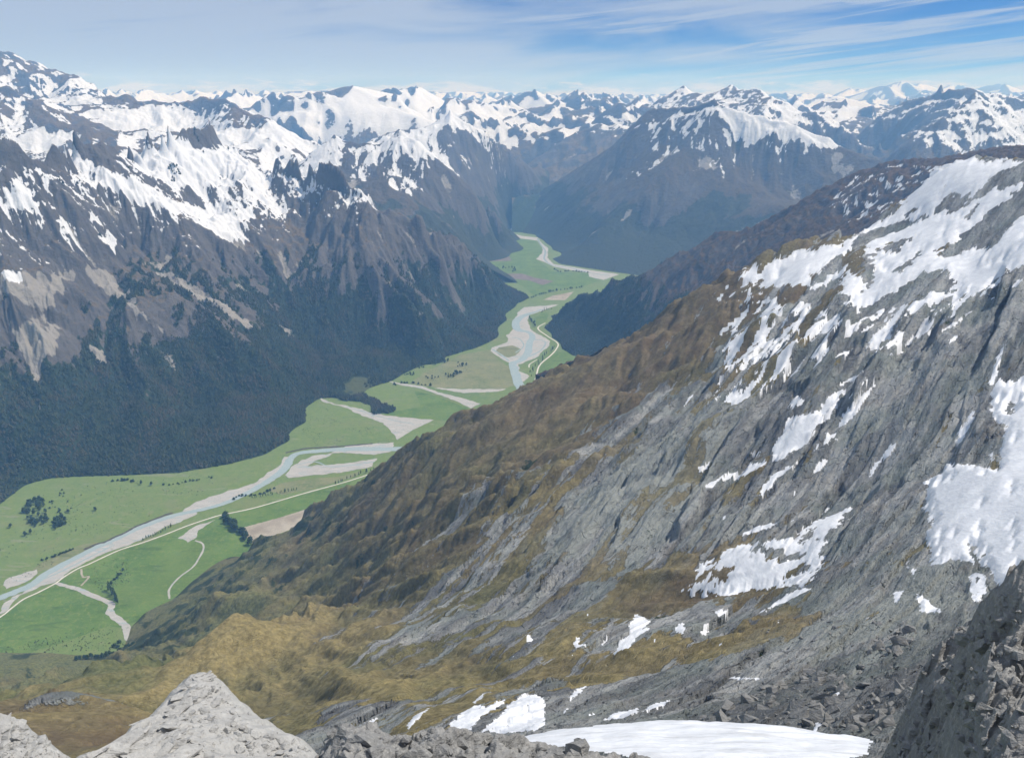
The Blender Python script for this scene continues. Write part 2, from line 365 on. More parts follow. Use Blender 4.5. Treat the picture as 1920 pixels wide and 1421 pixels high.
# ---- left mountain, forested below, snow bowls on top
L1 = Land(tpx(-110, 900), tpx(1010, 560), 720, 2650, 7200, 520)
P = crest([(-200, 340, 4300), (-60, 300, 4450), (0, 290, 4500), (40, 287, 4600), (80, 300, 4700), (112, 298, 4800), (130, 266, 5000), (165, 280, 5100), (225, 288, 5300), (262, 272, 5500), (305, 254, 5700), (320, 268, 5800), (375, 262, 6100), (390, 234, 6300), (405, 250, 6300), (440, 275, 6250), (500, 308, 6100), (560, 320, 5900), (600, 330, 5800), (650, 337, 5700), (690, 355, 5650), (705, 372, 5650), (760, 392, 5700), (800, 408, 5750), (850, 432, 5900), (900, 480, 6100), (930, 515, 6300), (985, 552, 6550)])
P += line((115, 300, 4850), (236, 350, 4900), (304, 377, 4950), (371, 407, 5000), (430, 432, 5050))
P += rows((300, 330, 5650), (420, 330, 5800), (350, 365, 5350), (400, 398, 5300), (440, 400, 5350), (480, 360, 5700), (260, 310, 5400), (440, 425, 5150))
P += line((517, 328, 5950), (574, 404, 5550), (640, 455, 5250), (720, 520, 5050), (790, 600, 4880), (815, 650, 4780))
P += line((430, 432, 5050), (330, 470, 4700), (304, 517, 4480), (371, 551, 4400), (439, 588, 4330), (490, 625, 4300), (560, 680, 4230))
P += line((500, 470, 5150), (540, 560, 4850), (568, 630, 4600), (600, 690, 4420))
P += line((730, 470, 5350), (780, 540, 5250), (830, 580, 5200), (890, 605, 5300))
P += line((250, 450, 4750), (236, 554, 4200), (270, 591, 4050), (314, 628, 3980))
P += rows((0, 420, 4150), (60, 430, 4250), (130, 400, 4450), (190, 400, 4650), (20, 520, 3850), (90, 520, 4000), (160, 500, 4250), (60, 590, 3800), (150, 600, 3930), (0, 640, 3600), (75, 700, 3560), (140, 720, 3580), (200, 700, 3690), (80, 800, 3300), (0, 760, 3320), (200, 800, 3400), (300, 720, 3720), (400, 700, 3860), (350, 800, 3480), (430, 780, 3620), (490, 740, 3880), (540, 760, 3860), (640, 700, 4380), (690, 640, 4800), (720, 690, 4480), (760, 630, 4850), (880, 560, 5600), (880, 520, 5900), (930, 570, 5950), (840, 500, 5750), (700, 745, 4100), (660, 735, 4180))
P += toe([(-200, 1030), (0, 945), (50, 905), (100, 893), (200, 890), (330, 885), (430, 868), (500, 850), (545, 825), (575, 790), (597, 745), (640, 752), (690, 778), (740, 772), (785, 752), (760, 722), (735, 712), (770, 694), (830, 668), (900, 648), (935, 630), (950, 600), (968, 568), (990, 555)])
L1.base(RBF(P), 20.0, 1)
L1.g = gullies(L1.X, L1.Y, L1.gx, L1.gy, 420.0, 5, 1.5, 1.1, 0.48, 3)
hgt = np.clip(L1.Z0 / 500, 0.0, 1); low = sstep(0, 170, L1.Z0)
L1.gb = gullies(L1.X, L1.Y, L1.gx, L1.gy, 950.0, 2, 1.1, 1.0, 0.5, 43)
L1.Z = L1.Z0 + 190 * L1.gb * low * np.clip(1.2 - L1.Z0 / 1300, 0.2, 1) + 95 * L1.g * low * (0.75 + 0.25 * hgt) + 16 * fbm(L1.X / 110, L1.Y / 110, 5, 21, 0.55, True) * low * hgt - 6 - 35 * hgt
cover(L1, 1040, 575, 1, tn=200, shade=170, sw=150, gsnow=0.22, steep=0.85, nscale=330, fine=0.42, aspect=0.16, top=0.27)
snow_labels(L1, [(20, 330, .45), (30, 370, .75), (60, 340, .3), (10, 290, .35), (90, 300, .2), (130, 290, .35), (160, 310, .9), (200, 335, .95), (250, 355, .95), (300, 375, .9), (150, 270, .3), (200, 295, .15), (250, 290, .15), (300, 265, .2), (240, 320, .5), (280, 320, .9), (340, 300, .95), (380, 310, 1), (340, 340, .8), (395, 265, .3), (378, 270, .1), (420, 290, .9), (440, 300, .95), (470, 330, .9), (400, 340, .75), (320, 350, .35), (350, 360, .3), (290, 345, .25), (340, 375, .35), (390, 370, .6), (420, 390, .85), (400, 410, .95), (430, 420, .9), (460, 380, .6), (500, 360, .7), (530, 350, .75), (560, 340, .7), (600, 350, .8), (640, 350, .8), (680, 365, .75), (650, 370, .55), (600, 380, .35), (560, 390, .45), (520, 390, .6), (480, 420, .35), (560, 420, .15), (640, 400, .15), (700, 400, .1), (750, 420, 0), (100, 340, .45), (120, 380, .35), (170, 350, .4), (200, 370, .45), (240, 390, .4), (180, 400, .35), (100, 420, .3), (60, 410, .4), (20, 430, .35), (130, 430, .35), (300, 410, .4), (340, 410, .4), (260, 420, .3), (210, 430, .25), (330, 440, .25), (60, 470, .15), (130, 470, .2), (200, 480, .1), (300, 480, .05), (400, 470, .05), (500, 470, 0), (600, 500, 0), (100, 560, 0), (300, 600, 0), (500, 650, 0), (800, 500, 0), (850, 440, 0)], seed=1)
R1z = lambda pts: Z(0, 80, 2.961, pts); R4z = lambda pts: Z(0, 500, 2.961, pts)
for pl in ([(0, 20), (150, 40), (260, 60), (330, 0), (420, 40), (330, 190), (220, 240), (90, 190), (0, 160)], [(470, 0), (600, 30), (690, 140), (780, 240), (930, 380), (900, 390), (780, 280), (640, 160), (460, 60)],
           [(60, 300), (200, 280), (330, 330), (340, 420), (240, 520), (220, 650), (250, 880), (205, 660), (150, 540), (60, 340)], [(500, 470), (560, 440), (620, 560), (520, 530)], [(860, 20), (1000, 60), (1160, 150), (1290, 240), (1440, 360), (1400, 370), (1200, 220), (930, 80)]):
    paint(L1, 'pale', R4z(pl), 0.8, 2)
paint(L1, 'snow', R1z([(350, 640), (450, 650), (700, 790), (900, 880), (1100, 900), (1200, 960), (1340, 1010), (1240, 1030), (1100, 960), (900, 890), (700, 830)]), 0.8, 1)
paint(L1, 'snow', R1z([(700, 630), (1000, 560), (1300, 640), (1150, 740), (980, 800), (800, 720)]), 0.9, 2)
for pl in ([(20, 840), (130, 800), (230, 890), (170, 940), (60, 890)], [(0, 1265), (150, 1270), (140, 1330), (60, 1345), (0, 1300)], [(540, 1060), (690, 1110), (640, 1150), (560, 1100)], [(480, 950), (570, 1000), (520, 1000)]):
    paint(L1, 'snow', R1z(pl), 0.66, 1)
paint(L1, 'forest', [(640, 715), (690, 705), (735, 722), (715, 745), (660, 745)], 0.36, 2); paint(L1, 'green', [(630, 705), (690, 695), (745, 722), (715, 755), (650, 755)], 1.0, 3); paint(L1, 'tus', [(630, 705), (690, 695), (745, 722), (715, 755), (650, 755)], 1.0, 3)
# ---- ice-clad range behind it
L2 = Land(tpx(-160, 200), tpx(640, 200), 400, 6800, 13800, 270)
P = crest([(-200, 125, 12500), (0, 112, 12500), (40, 110, 12500), (70, 122, 12500), (100, 138, 12400), (125, 147, 12300), (150, 150, 12000), (168, 152, 11800), (183, 141, 11500), (200, 155, 11300), (215, 168, 11000), (240, 173, 10800), (268, 169, 10600), (300, 183, 10500), (330, 184, 10500), (390, 177, 10500), (440, 186, 10300), (470, 186, 10000), (500, 205, 9800), (540, 225, 9500), (590, 250, 9300), (640, 275, 9200)], step=14)
P += line((-180, 150, 9000), (0, 150, 9000), (20, 149, 9000), (60, 165, 8900), (100, 195, 8700), (130, 210, 8600), (155, 209, 8500), (190, 240, 8200), (215, 262, 8000), step=14)
P += rows((60, 165, 10600), (100, 175, 10300), (150, 185, 10000), (200, 195, 9600), (30, 152, 10500), (0, 250, 7900), (80, 265, 7800), (150, 255, 7700), (100, 300, 7000), (0, 320, 6800), (250, 230, 9300), (300, 230, 9200), (350, 215, 9700), (320, 262, 8400), (250, 270, 8100), (400, 230, 9200), (450, 245, 8800), (520, 270, 8500), (560, 310, 8200), (450, 300, 7800), (300, 300, 7600), (620, 320, 8300), (640, 350, 8000))
L2.base(RBF(P), 32.0, 1)
L2.g = gullies(L2.X, L2.Y, L2.gx, L2.gy, 620.0, 5, 1.2, 1.0, 0.5, 5)
L2.Z = L2.Z0 + 95 * (L2.g - 0.2) + 45 * (fbm(L2.X / 700, L2.Y / 700, 5, 23, 0.55, True) - 1.1) - 110 - 60 * sstep(-2200, -4500, L2.X)
cover(L2, 900, 300, 2, sw=260, steep=0.85, gsnow=0.16, aspect=0.22, nscale=700, fine=0.34, top=0.26)
snow_labels(L2, [(10, 130, .45), (40, 125, .5), (80, 140, .35), (110, 150, .4), (150, 165, .6), (180, 150, .2), (200, 165, .2), (235, 178, .2), (270, 175, .15), (300, 185, .25), (330, 190, .5), (390, 182, .35), (430, 188, .25), (460, 195, .35), (490, 205, .5), (30, 170, .35), (70, 180, .4), (100, 215, .35), (150, 220, .15), (185, 235, .1), (50, 220, .4), (20, 200, .5), (120, 240, .45), (170, 245, .1), (20, 260, .5), (100, 190, .9), (150, 190, .95), (200, 200, .85), (60, 262, 1), (120, 255, .9), (200, 215, .85), (240, 220, .95), (300, 220, 1), (350, 210, .9), (330, 240, 1), (270, 250, .95), (240, 250, .8), (400, 210, .7), (370, 200, .35), (440, 215, .4), (420, 235, .9), (460, 235, .5), (500, 240, .8), (540, 240, .8), (480, 260, .9), (540, 265, .9), (560, 285, .5), (520, 290, .8), (430, 250, .95), (30, 290, .9), (200, 260, .3), (230, 265, .7)], seed=2, cell=260.0, fine=0.5, gs=0.35)
# ---- mountains up the valley, left side
L3 = Land(tpx(530, 350), tpx(1030, 350), 360, 7000, 12600, 250)
P = crest([(540, 330, 8300), (580, 290, 8300), (600, 272, 8300), (625, 261, 8400), (660, 270, 8400), (700, 278, 8400), (735, 256, 8400), (755, 253, 8400), (790, 266, 8300), (810, 285, 8200), (850, 320, 8150), (890, 360, 8250), (930, 397, 8600), (958, 428, 9300)], back=((150, 0.6), (600, 0.5)))
P += rows((800, 380, 7650), (700, 340, 7850), (620, 320, 8000), (850, 430, 7400), (780, 400, 7350), (870, 400, 8000), (900, 440, 8100), (650, 380, 7400), (890, 465, 7700), (740, 320, 8000))
P += [onz(x, y, 4) for x, y in ((903, 492), (905, 470), (925, 452), (945, 440), (958, 432))] + [(onz(x, y, 4)[0] + 120, onz(x, y, 4)[1] - 60, -60) for x, y in ((903, 492), (905, 470), (925, 452), (945, 440), (958, 432))]
P += crest([(690, 266, 10500), (760, 252, 10500), (800, 240, 10600), (845, 213, 10700), (870, 228, 10600), (900, 243, 10500), (917, 252, 10500), (944, 276, 10700), (978, 297, 11000), (1000, 314, 11700)], step=14)
P += rows((870, 300, 10000), (900, 330, 10000), (930, 350, 10500), (800, 290, 9900), (760, 300, 9700), (850, 330, 9500), (905, 385, 9700), (960, 345, 11200)) + [onz(x, y, 0)[:2] + (-35.0,) for x, y in ((945, 405), (956, 420), (936, 385), (950, 385), (962, 400), (940, 374), (955, 372))] + [onz(950, 398, 4), onz(957, 415, 4), onz(940, 374, 4), onz(985, 340, 60)]
L3.base(RBF(P), 28.0, 1)
L3.g = gullies(L3.X, L3.Y, L3.gx, L3.gy, 480.0, 5, 1.4, 1.1, 0.48, 7)
low = sstep(0, 300, L3.Z0); L3.Z = L3.Z0 + 58 * L3.g * low + 14 * fbm(L3.X / 200, L3.Y / 200, 4, 25, 0.5, True) * low - 8
cover(L3, 1060, 640, 3, sw=130, gsnow=0.2, steep=0.7, fine=0.3, aspect=0.12, tn=240)
snow_labels(L3, [(600, 285, .85), (640, 280, .6), (620, 300, .8), (580, 310, .75), (660, 300, .35), (700, 285, .65), (740, 265, .85), (770, 270, .9), (750, 285, .8), (720, 300, .55), (790, 285, .75), (760, 310, .35), (800, 300, .4), (700, 320, .25), (830, 330, .05), (650, 330, .2), (850, 380, 0), (845, 220, 1), (870, 235, .8), (900, 245, .6), (820, 240, .85), (790, 250, .8), (840, 250, .35), (870, 260, .15), (920, 260, .3), (900, 300, 0), (950, 330, 0), (760, 255, .9), (720, 262, .8), (900, 420, 0), (800, 400, 0), (700, 370, 0)], seed=3, cell=140.0)
# ---- broad mountain across the valley, right of centre
L4 = Land(tpx(930, 400), tpx(1830, 300), 540, 6900, 12200, 280)
P = crest([(1335, 194, 9300), (1300, 205, 9500), (1270, 212, 9700), (1214, 216, 10000), (1194, 224, 10000), (1167, 252, 10000), (1140, 283, 10200), (1096, 310, 10500), (1045, 340, 10900), (995, 362, 11300), (965, 378, 11700)], step=14)
P += crest([(1345, 196, 9300), (1380, 207, 9200), (1440, 225, 9000), (1500, 240, 8800), (1560, 262, 8600), (1600, 285, 8400), (1640, 302, 8200), (1700, 322, 8000), (1830, 350, 7800)], step=16)
P += line((1335, 200, 9250), (1322, 240, 9050), (1290, 290, 8850), (1240, 340, 8500), (1180, 390, 8350), (1110, 430, 8300))
P += line((1345, 225, 9100), (1390, 290, 8750), (1440, 340, 8400), (1500, 380, 8000))
P += rows((1330, 300, 8750), (1400, 350, 8250), (1200, 430, 8200), (1300, 450, 7750), (1450, 400, 7500), (1080, 390, 9150), (1010, 400, 10000), (1150, 340, 9300), (1250, 270, 9250), (1330, 380, 8150), (1480, 300, 8500), (1550, 330, 8200), (1600, 380, 7600), (1700, 400, 7300), (1100, 460, 8400), (1400, 460, 7200))
P += toe([(957, 405), (962, 418), (975, 435), (1005, 440), (1020, 452), (1034, 468), (1032, 484), (1045, 494), (1080, 499), (1150, 510), (1250, 524)], 4)
L4.base(RBF(P), 28.0, 1)
L4.g = gullies(L4.X, L4.Y, L4.gx, L4.gy, 560.0, 5, 1.3, 1.1, 0.48, 9)
low = sstep(0, 400, L4.Z0); L4.Z = L4.Z0 + 60 * L4.g * low + 12 * fbm(L4.X / 200, L4.Y / 200, 4, 27, 0.5, True) * low - 8
cover(L4, 1130, 480, 4, sw=120, gsnow=0.2, aspect=0.3, tusfrac=0.62, steep=0.7, fine=0.34, tn=260)
snow_labels(L4, [(1335, 205, .6), (1320, 212, .7), (1300, 222, .75), (1270, 226, .72), (1230, 240, .6), (1250, 265, .48), (1310, 255, .55), (1290, 300, .15), (1345, 230, .5), (1370, 218, 1), (1420, 233, 1), (1470, 243, 1), (1520, 258, .95), (1550, 266, .85), (1450, 265, .75), (1400, 250, .95), (1360, 255, .65), (1350, 280, .35), (1380, 290, .3), (1430, 290, .25), (1500, 285, .3), (1560, 290, .1), (1600, 300, .05), (1200, 262, .2), (1210, 230, .5), (1150, 290, .05), (1100, 330, 0), (1300, 350, 0), (1450, 350, 0), (1200, 400, 0), (1000, 380, 0), (1400, 320, 0)], seed=4, cell=140.0)
paint(L4, 'pale', Z(1280, 80, 2.961, [(70, 640), (150, 625), (210, 700), (130, 715)]), 0.7, 1)
# ---- snowy mountains to the right
L5 = Land(tpx(960, 250), tpx(2080, 250), 600, 8300, 15200, 270)
P = crest([(1640, 318, 9000), (1665, 300, 9000), (1700, 265, 9000), (1752, 231, 9000), (1780, 210, 9300), (1800, 194, 9500), (1830, 200, 9500), (1880, 215, 9500), (1920, 232, 9500), (2080, 262, 9500)], step=14, back=((150, 0.6), (500, 0.5)))
P += rows((1800, 270, 8700), (1900, 275, 8600), (1750, 285, 8600), (2050, 300, 8500), (1700, 310, 8600))
P += crest([(1600, 255, 11500), (1625, 235, 11500), (1650, 215, 11500), (1700, 195, 11500), (1745, 180, 11300), (1765, 171, 11300), (1790, 178, 11000), (1830, 182, 11000), (1920, 200, 11000), (2080, 215, 11000)], step=14, back=((150, 0.6), (500, 0.5)))
P += crest([(1335, 186, 13000), (1350, 177, 13000), (1368, 173, 13000), (1385, 175, 13000), (1402, 179, 13000), (1420, 188, 12500), (1450, 188, 12300), (1480, 205, 11600), (1520, 215, 11200), (1560, 225, 11000), (1600, 247, 10800), (1650, 287, 10500)], step=14, back=((150, 0.6), (500, 0.5)))
P += crest([(1180, 212, 14000), (1225, 192, 14000), (1262, 178, 13800), (1281, 171, 13700), (1302, 177, 13700), (1325, 187, 13500)], step=14, back=((150, 0.6), (500, 0.5)))
P += crest([(1113, 245, 12600), (1080, 258, 12700), (1045, 270, 12800), (1011, 297, 12800), (991, 318, 12900)], step=14)
P += rows((1180, 240, 12800), (1150, 280, 11800), (1080, 300, 11800), (1040, 325, 11600), (1440, 225, 10800), (1530, 250, 10000), (1600, 285, 9700), (1680, 285, 9800), (1660, 300, 9600), (1250, 215, 12500), (1380, 200, 12000), (1690, 250, 10500))
P += [(t * Y, Y, zz) for t in np.linspace(tpx(940), tpx(1580), 14) for Y, zz in ((8300., -300.), (9000., -200.), (9700., 0.), (10300., 200.))]
L5.base(RBF(P), 36.0, 1)
L5.g = gullies(L5.X, L5.Y, L5.gx, L5.gy, 620.0, 5, 1.3, 1.1, 0.5, 13)
low = sstep(0, 400, L5.Z0); L5.Z = L5.Z0 + 105 * L5.g * low + 26 * fbm(L5.X / 280, L5.Y / 280, 4, 29, 0.5, True) * low - 20
cover(L5, 1050, 430, 5, sw=150, gsnow=0.26, steep=0.9, aspect=0.32, nscale=480, fine=0.36, top=0.28)
# ---- far ranges to the horizon
L6 = Land(tpx(-120, 190), tpx(2040, 190), 780, 11600, 38000, 250)
r = fbm(L6.X / 5200, L6.Y / 5200, 5, 31, 0.5, True); env = 0.5 + 0.5 * perlin(L6.X / 16000, L6.Y / 16000, 77)
L6.Z = 430 + 560 * r + 260 * env + (L6.Y - 13000) * 0.0062
L6.Z = np.minimum(L6.Z, H - (184 - 175) / F * L6.Y + 250 * env * (L6.Y / 40000) + 60)
for (px, py, Y, s) in ((1000, 172, 18000, 0.62), (1022, 176, 18000, 0.8), (1085, 171, 17000, 0.7), (945, 188, 16500, 0.62), (925, 200, 16500, 0.5), (660, 169, 14500, 0.42), (640, 176, 14500, 0.45), (700, 200, 14000, 0.45), (735, 172, 16000, 0.5), (780, 168, 16000, 0.62), (855, 188, 17500, 0.5), (1130, 178, 19000, 0.55), (1150, 186, 17000, 0.5), (1210, 182, 21000, 0.5), (1690, 154, 33000, 0.5), (1660, 163, 32000, 0.5), (1725, 158, 34000, 0.5), (1790, 160, 35000, 0.5), (1880, 158, 35000, 0.5), (1600, 166, 35000, 0.5), (1470, 175, 30000, 0.5), (1550, 180, 25000, 0.5), (590, 190, 14000, 0.45), (700, 222, 13400, 0.3), (760, 225, 13500, 0.3), (625, 236, 13200, 0.3), (830, 235, 13800, 0.35), (1040, 205, 15500, 0.5), (1120, 205, 15000, 0.5), (985, 215, 15000, 0.5), (880, 215, 14500, 0.5), (1900, 175, 30000, 0.5), (1860, 180, 22000, 0.5)):
    x, y, z = at(px, py, Y); dx = L6.X - x; dy = L6.Y - y; an = np.arctan2(dy, dx)
    rr = (np.sqrt(dx * dx + dy * dy + (0.012 * Y) ** 2) - 0.012 * Y * 0.6) * (1 + 0.32 * np.cos(3 * an + px) + 0.15 * np.cos(5 * an + py)) * (1 + 0.3 * perlin(L6.X / 1500, L6.Y / 1500, 3))
    L6.Z = np.maximum(L6.Z, z + 25 - s * rr * (1 - 0.25 * np.clip(rr / 4000, 0, 1)) + 0.0 * r)
L6.Z = np.maximum(L6.Z, (1020 + 150 * perlin(L6.X / 1800, L6.Y / 1800, 5)) * sstep(0.02, -0.06, L6.t[None, :]) * sstep(26000, 18000, L6.Y))
L6.Z = L6.Z - 1000 * sstep(13300, 11800, L6.Y)
L6.Z0 = L6.Z; L6.gx, L6.gy = L6.slope(); L6.gx = blur(L6.gx, 4); L6.gy = blur(L6.gy, 4)
L6.g = gullies(L6.X, L6.Y, L6.gx, L6.gy, 1400.0, 4, 1.3, 1.0, 0.5, 17); L6.Z = L6.Z + 100 * L6.g - 20
cover(L6, 880, 150, 6, sw=200, gsnow=0.36, steep=0.7, nscale=1500, aspect=0.38, fine=0.26, top=0.24)
# ---- spur beyond the near slope
L7 = Land(tpx(1005, 600), tpx(2120, 300), 500, 2900, 6400, 340)
P = crest([(2150, 262, 3500), (1920, 290, 3900), (1850, 294, 4100), (1800, 296, 4200), (1745, 309, 4350), (1690, 311, 4500), (1650, 313, 4600), (1620, 322, 4700), (1580, 350, 4800), (1540, 370, 4850), (1500, 390, 4900), (1450, 412, 5000), (1400, 432, 5000), (1370, 440, 5050), (1330, 443, 5100), (1290, 462, 5100), (1250, 485, 5150), (1200, 508, 5200), (1150, 520, 5350), (1100, 545, 5500), (1060, 565, 5650)])
P += rows((1150, 590, 5000), (1250, 560, 4700), (1350, 500, 4550), (1450, 460, 4350), (1600, 400, 4150), (1700, 360, 4000), (1850, 322, 3650), (1250, 600, 4350), (1150, 650, 4550), (1090, 600, 5350), (1080, 640, 5000), (1400, 520, 4100), (1550, 450, 3800), (1200, 640, 4300), (1350, 560, 3900))
P += toe([(1052, 571), (1032, 590), (1020, 612), (1032, 631), (1050, 643), (1054, 655), (1070, 665), (1110, 672)], 4) + [onz(x, y, 0)[:2] + (-70.0,) for x, y in ((1040, 690), (1000, 660), (1150, 700), (1000, 620), (1080, 700), (1020, 580), (1000, 600))]
L7.base(RBF(P), 20.0, 1)
L7.g = gullies(L7.X, L7.Y, L7.gx, L7.gy, 330.0, 5, 1.5, 1.1, 0.48, 19)
low = sstep(0, 250, L7.Z0); L7.Z = L7.Z0 + 100 * (L7.g - 0.15) * low * np.clip(1.3 - L7.Z0 / 1400, 0.35, 1) + 13 * fbm(L7.X / 70, L7.Y / 70, 4, 33, 0.5, True) * low - 5
cover(L7, 1900, 420, 7, tusfrac=0.75)
paint(L7, 'snow', [(1745, 318), (1800, 300), (1920, 300), (1980, 300), (1980, 420), (1690, 400)], 0.75, 1)
# ---- the near slope the camera looks along
def near_depth(p):
    px, py, Y = p; k = 1 - 0.38 * sstep(520, 900, px); return (px, py, Y if Y < 900 else 900 + (Y - 900) * k)
_c, _e, _r = crest, edge, rows
crest = lambda pts, **k: _c([near_depth(p) for p in pts], **k); edge = lambda pts, *a: _e([near_depth(p) for p in pts], *a); rows = lambda *p: _r(*[near_depth(q) for q in p])
N = Land(tpx(-150, 1250), tpx(2080, 700), 890, 100, 3300, 790)
P = crest([(2150, 285, 2200), (1920, 299, 2700), (1860, 298, 3000), (1800, 296, 3250), (1745, 335, 3230), (1690, 380, 3180), (1600, 447, 3120), (1500, 473, 3080), (1400, 492, 3030), (1330, 530, 2950), (1290, 556, 2880)], back=((100, 0.8), (400, 0.75)))
P += edge([(1280, 562, 2850), (1200, 612, 2800), (1120, 655, 2780), (1050, 692, 2750), (980, 728, 2720), (900, 765, 2690), (860, 790, 2680), (800, 812, 2660), (720, 862, 2600), (640, 910, 2530), (560, 975, 2460), (480, 1020, 2440)], 0.55)
for q in dens([(440., 1040.), (398, 1059), (355, 1093), (328, 1120), (270, 1147), (243, 1174), (238, 1200)], 25):
    a = onz(*q, 4.0); P += [a, (a[0] * 1.035 - 30, a[1] * 1.035, -40.0), (a[0] * 1.12 - 90, a[1] * 1.12, -120.0)]
# rows of the face, by picture row
P += rows((1900, 400, 2150), (1800, 400, 2450), (1700, 430, 2700), (1900, 500, 1650), (1750, 500, 1980), (1600, 500, 2350), (1450, 520, 2650), (1900, 600, 1300), (1750, 600, 1550), (1600, 600, 1820), (1450, 600, 2150), (1330, 600, 2500), (2050, 500, 1400), (2050, 700, 900),
          (1900, 700, 1020), (1750, 700, 1200), (1600, 700, 1420), (1450, 700, 1720), (1300, 700, 2080), (1150, 720, 2400), (1900, 800, 800), (1750, 800, 980), (1600, 800, 1160), (1450, 800, 1350), (1280, 800, 1600), (1120, 800, 1950), (980, 800, 2330),
          (1900, 900, 640), (1720, 900, 820), (1600, 900, 960), (1400, 900, 1170), (1250, 900, 1320), (1100, 900, 1540), (900, 900, 1930), (750, 900, 2300), (2050, 900, 520), (1900, 990, 520), (1700, 980, 680), (1500, 980, 850), (1280, 980, 1050), (1100, 980, 1250), (900, 980, 1600), (700, 980, 2020), (580, 1000, 2250),
          (1900, 1080, 420), (1700, 1060, 560), (1540, 1060, 700), (1400, 1060, 800), (1280, 1060, 880), (1180, 1090, 880), (1060, 1060, 1060), (900, 1060, 1280), (700, 1060, 1640), (560, 1060, 1980), (480, 1060, 2130), (2050, 1080, 330),
          (1700, 1150, 430), (1500, 1150, 560), (1280, 1150, 680), (1100, 1150, 800), (900, 1150, 970), (720, 1130, 1260), (640, 1120, 1420), (1400, 1215, 460), (1250, 1240, 500), (1100, 1230, 600), (900, 1240, 700), (700, 1210, 900), (600, 1220, 960), (480, 1230, 980),
          (1700, 1250, 260), (1500, 1280, 300), (1280, 1290, 370), (1100, 1290, 430), (900, 1300, 480), (700, 1300, 600), (560, 1300, 700), (420, 1300, 760), (1600, 1350, 200), (1280, 1350, 240), (1000, 1350, 330), (800, 1350, 400), (650, 1350, 480), (500, 1380, 520), (1280, 1420, 160), (1000, 1420, 230), (700, 1420, 330), (1600, 1420, 150), (1850, 1250, 180), (2000, 1200, 200), (1900, 1420, 120))
# golden spur with the greener lower slope behind it
P += line((620, 1132, 1330), (594, 1140, 1280), (554, 1145, 1210), (473, 1145, 1150), (439, 1157, 1110), (405, 1174, 1080), (371, 1198, 1050), (304, 1218, 1020), (273, 1229, 1000), (203, 1246, 970), (135, 1266, 950), (95, 1280, 930), (0, 1284, 920), (-150, 1290, 900))
for (px, py, Y) in dens([(554, 1145, 1210), (473, 1145, 1150), (405, 1174, 1080), (304, 1218, 1020), (203, 1246, 970), (95, 1280, 930), (0, 1284, 920), (-150, 1290, 900)], 40):
    x, y, z = at(px, py, Y); n = math.hypot(x / y, 1)
    for d, s in ((110, 0.98), (240, 0.95)): P.append((x + d * x / y / n, y + d / n, z - d * s))
P += rows((560, 1110, 1720), (460, 1110, 1850), (400, 1130, 1820), (330, 1160, 1850), (300, 1190, 1780))
P += [onz(x, y, z) for x, y, z in ((200, 1240, 45), (130, 1240, 40), (60, 1235, 30), (0, 1240, 45), (-150, 1240, 60), (150, 1252, 110), (60, 1262, 130), (0, 1265, 150), (-150, 1265, 150), (230, 1215, 2), (100, 1215, -8), (0, 1215, -12), (-150, 1215, -20))]
# lower golden hill, front left
P += line((-150, 1315, 640), (0, 1301, 650), (45, 1300, 650), (85, 1287, 650), (106, 1274, 650), (125, 1283, 640), (160, 1292, 640), (200, 1296, 640), (245, 1312, 640), (275, 1345, 650), (330, 1370, 660))
for (px, py, Y) in dens([(-150, 1315, 640), (45, 1300, 650), (106, 1274, 650), (200, 1296, 640), (275, 1345, 650)], 30):
    x, y, z = at(px, py, Y); n = math.hypot(x / y, 1); P.append((x + 60 * x / y / n, y + 60 / n, z - 70)); P.append((x + 160 * x / y / n, y + 160 / n, z - 150))
P += rows((0, 1380, 470), (150, 1390, 470), (250, 1400, 480), (-150, 1400, 450), (100, 1340, 560), (200, 1340, 570))
N.base(RBF(P), 12.0, 1)
crest, edge, rows = _c, _e, _r
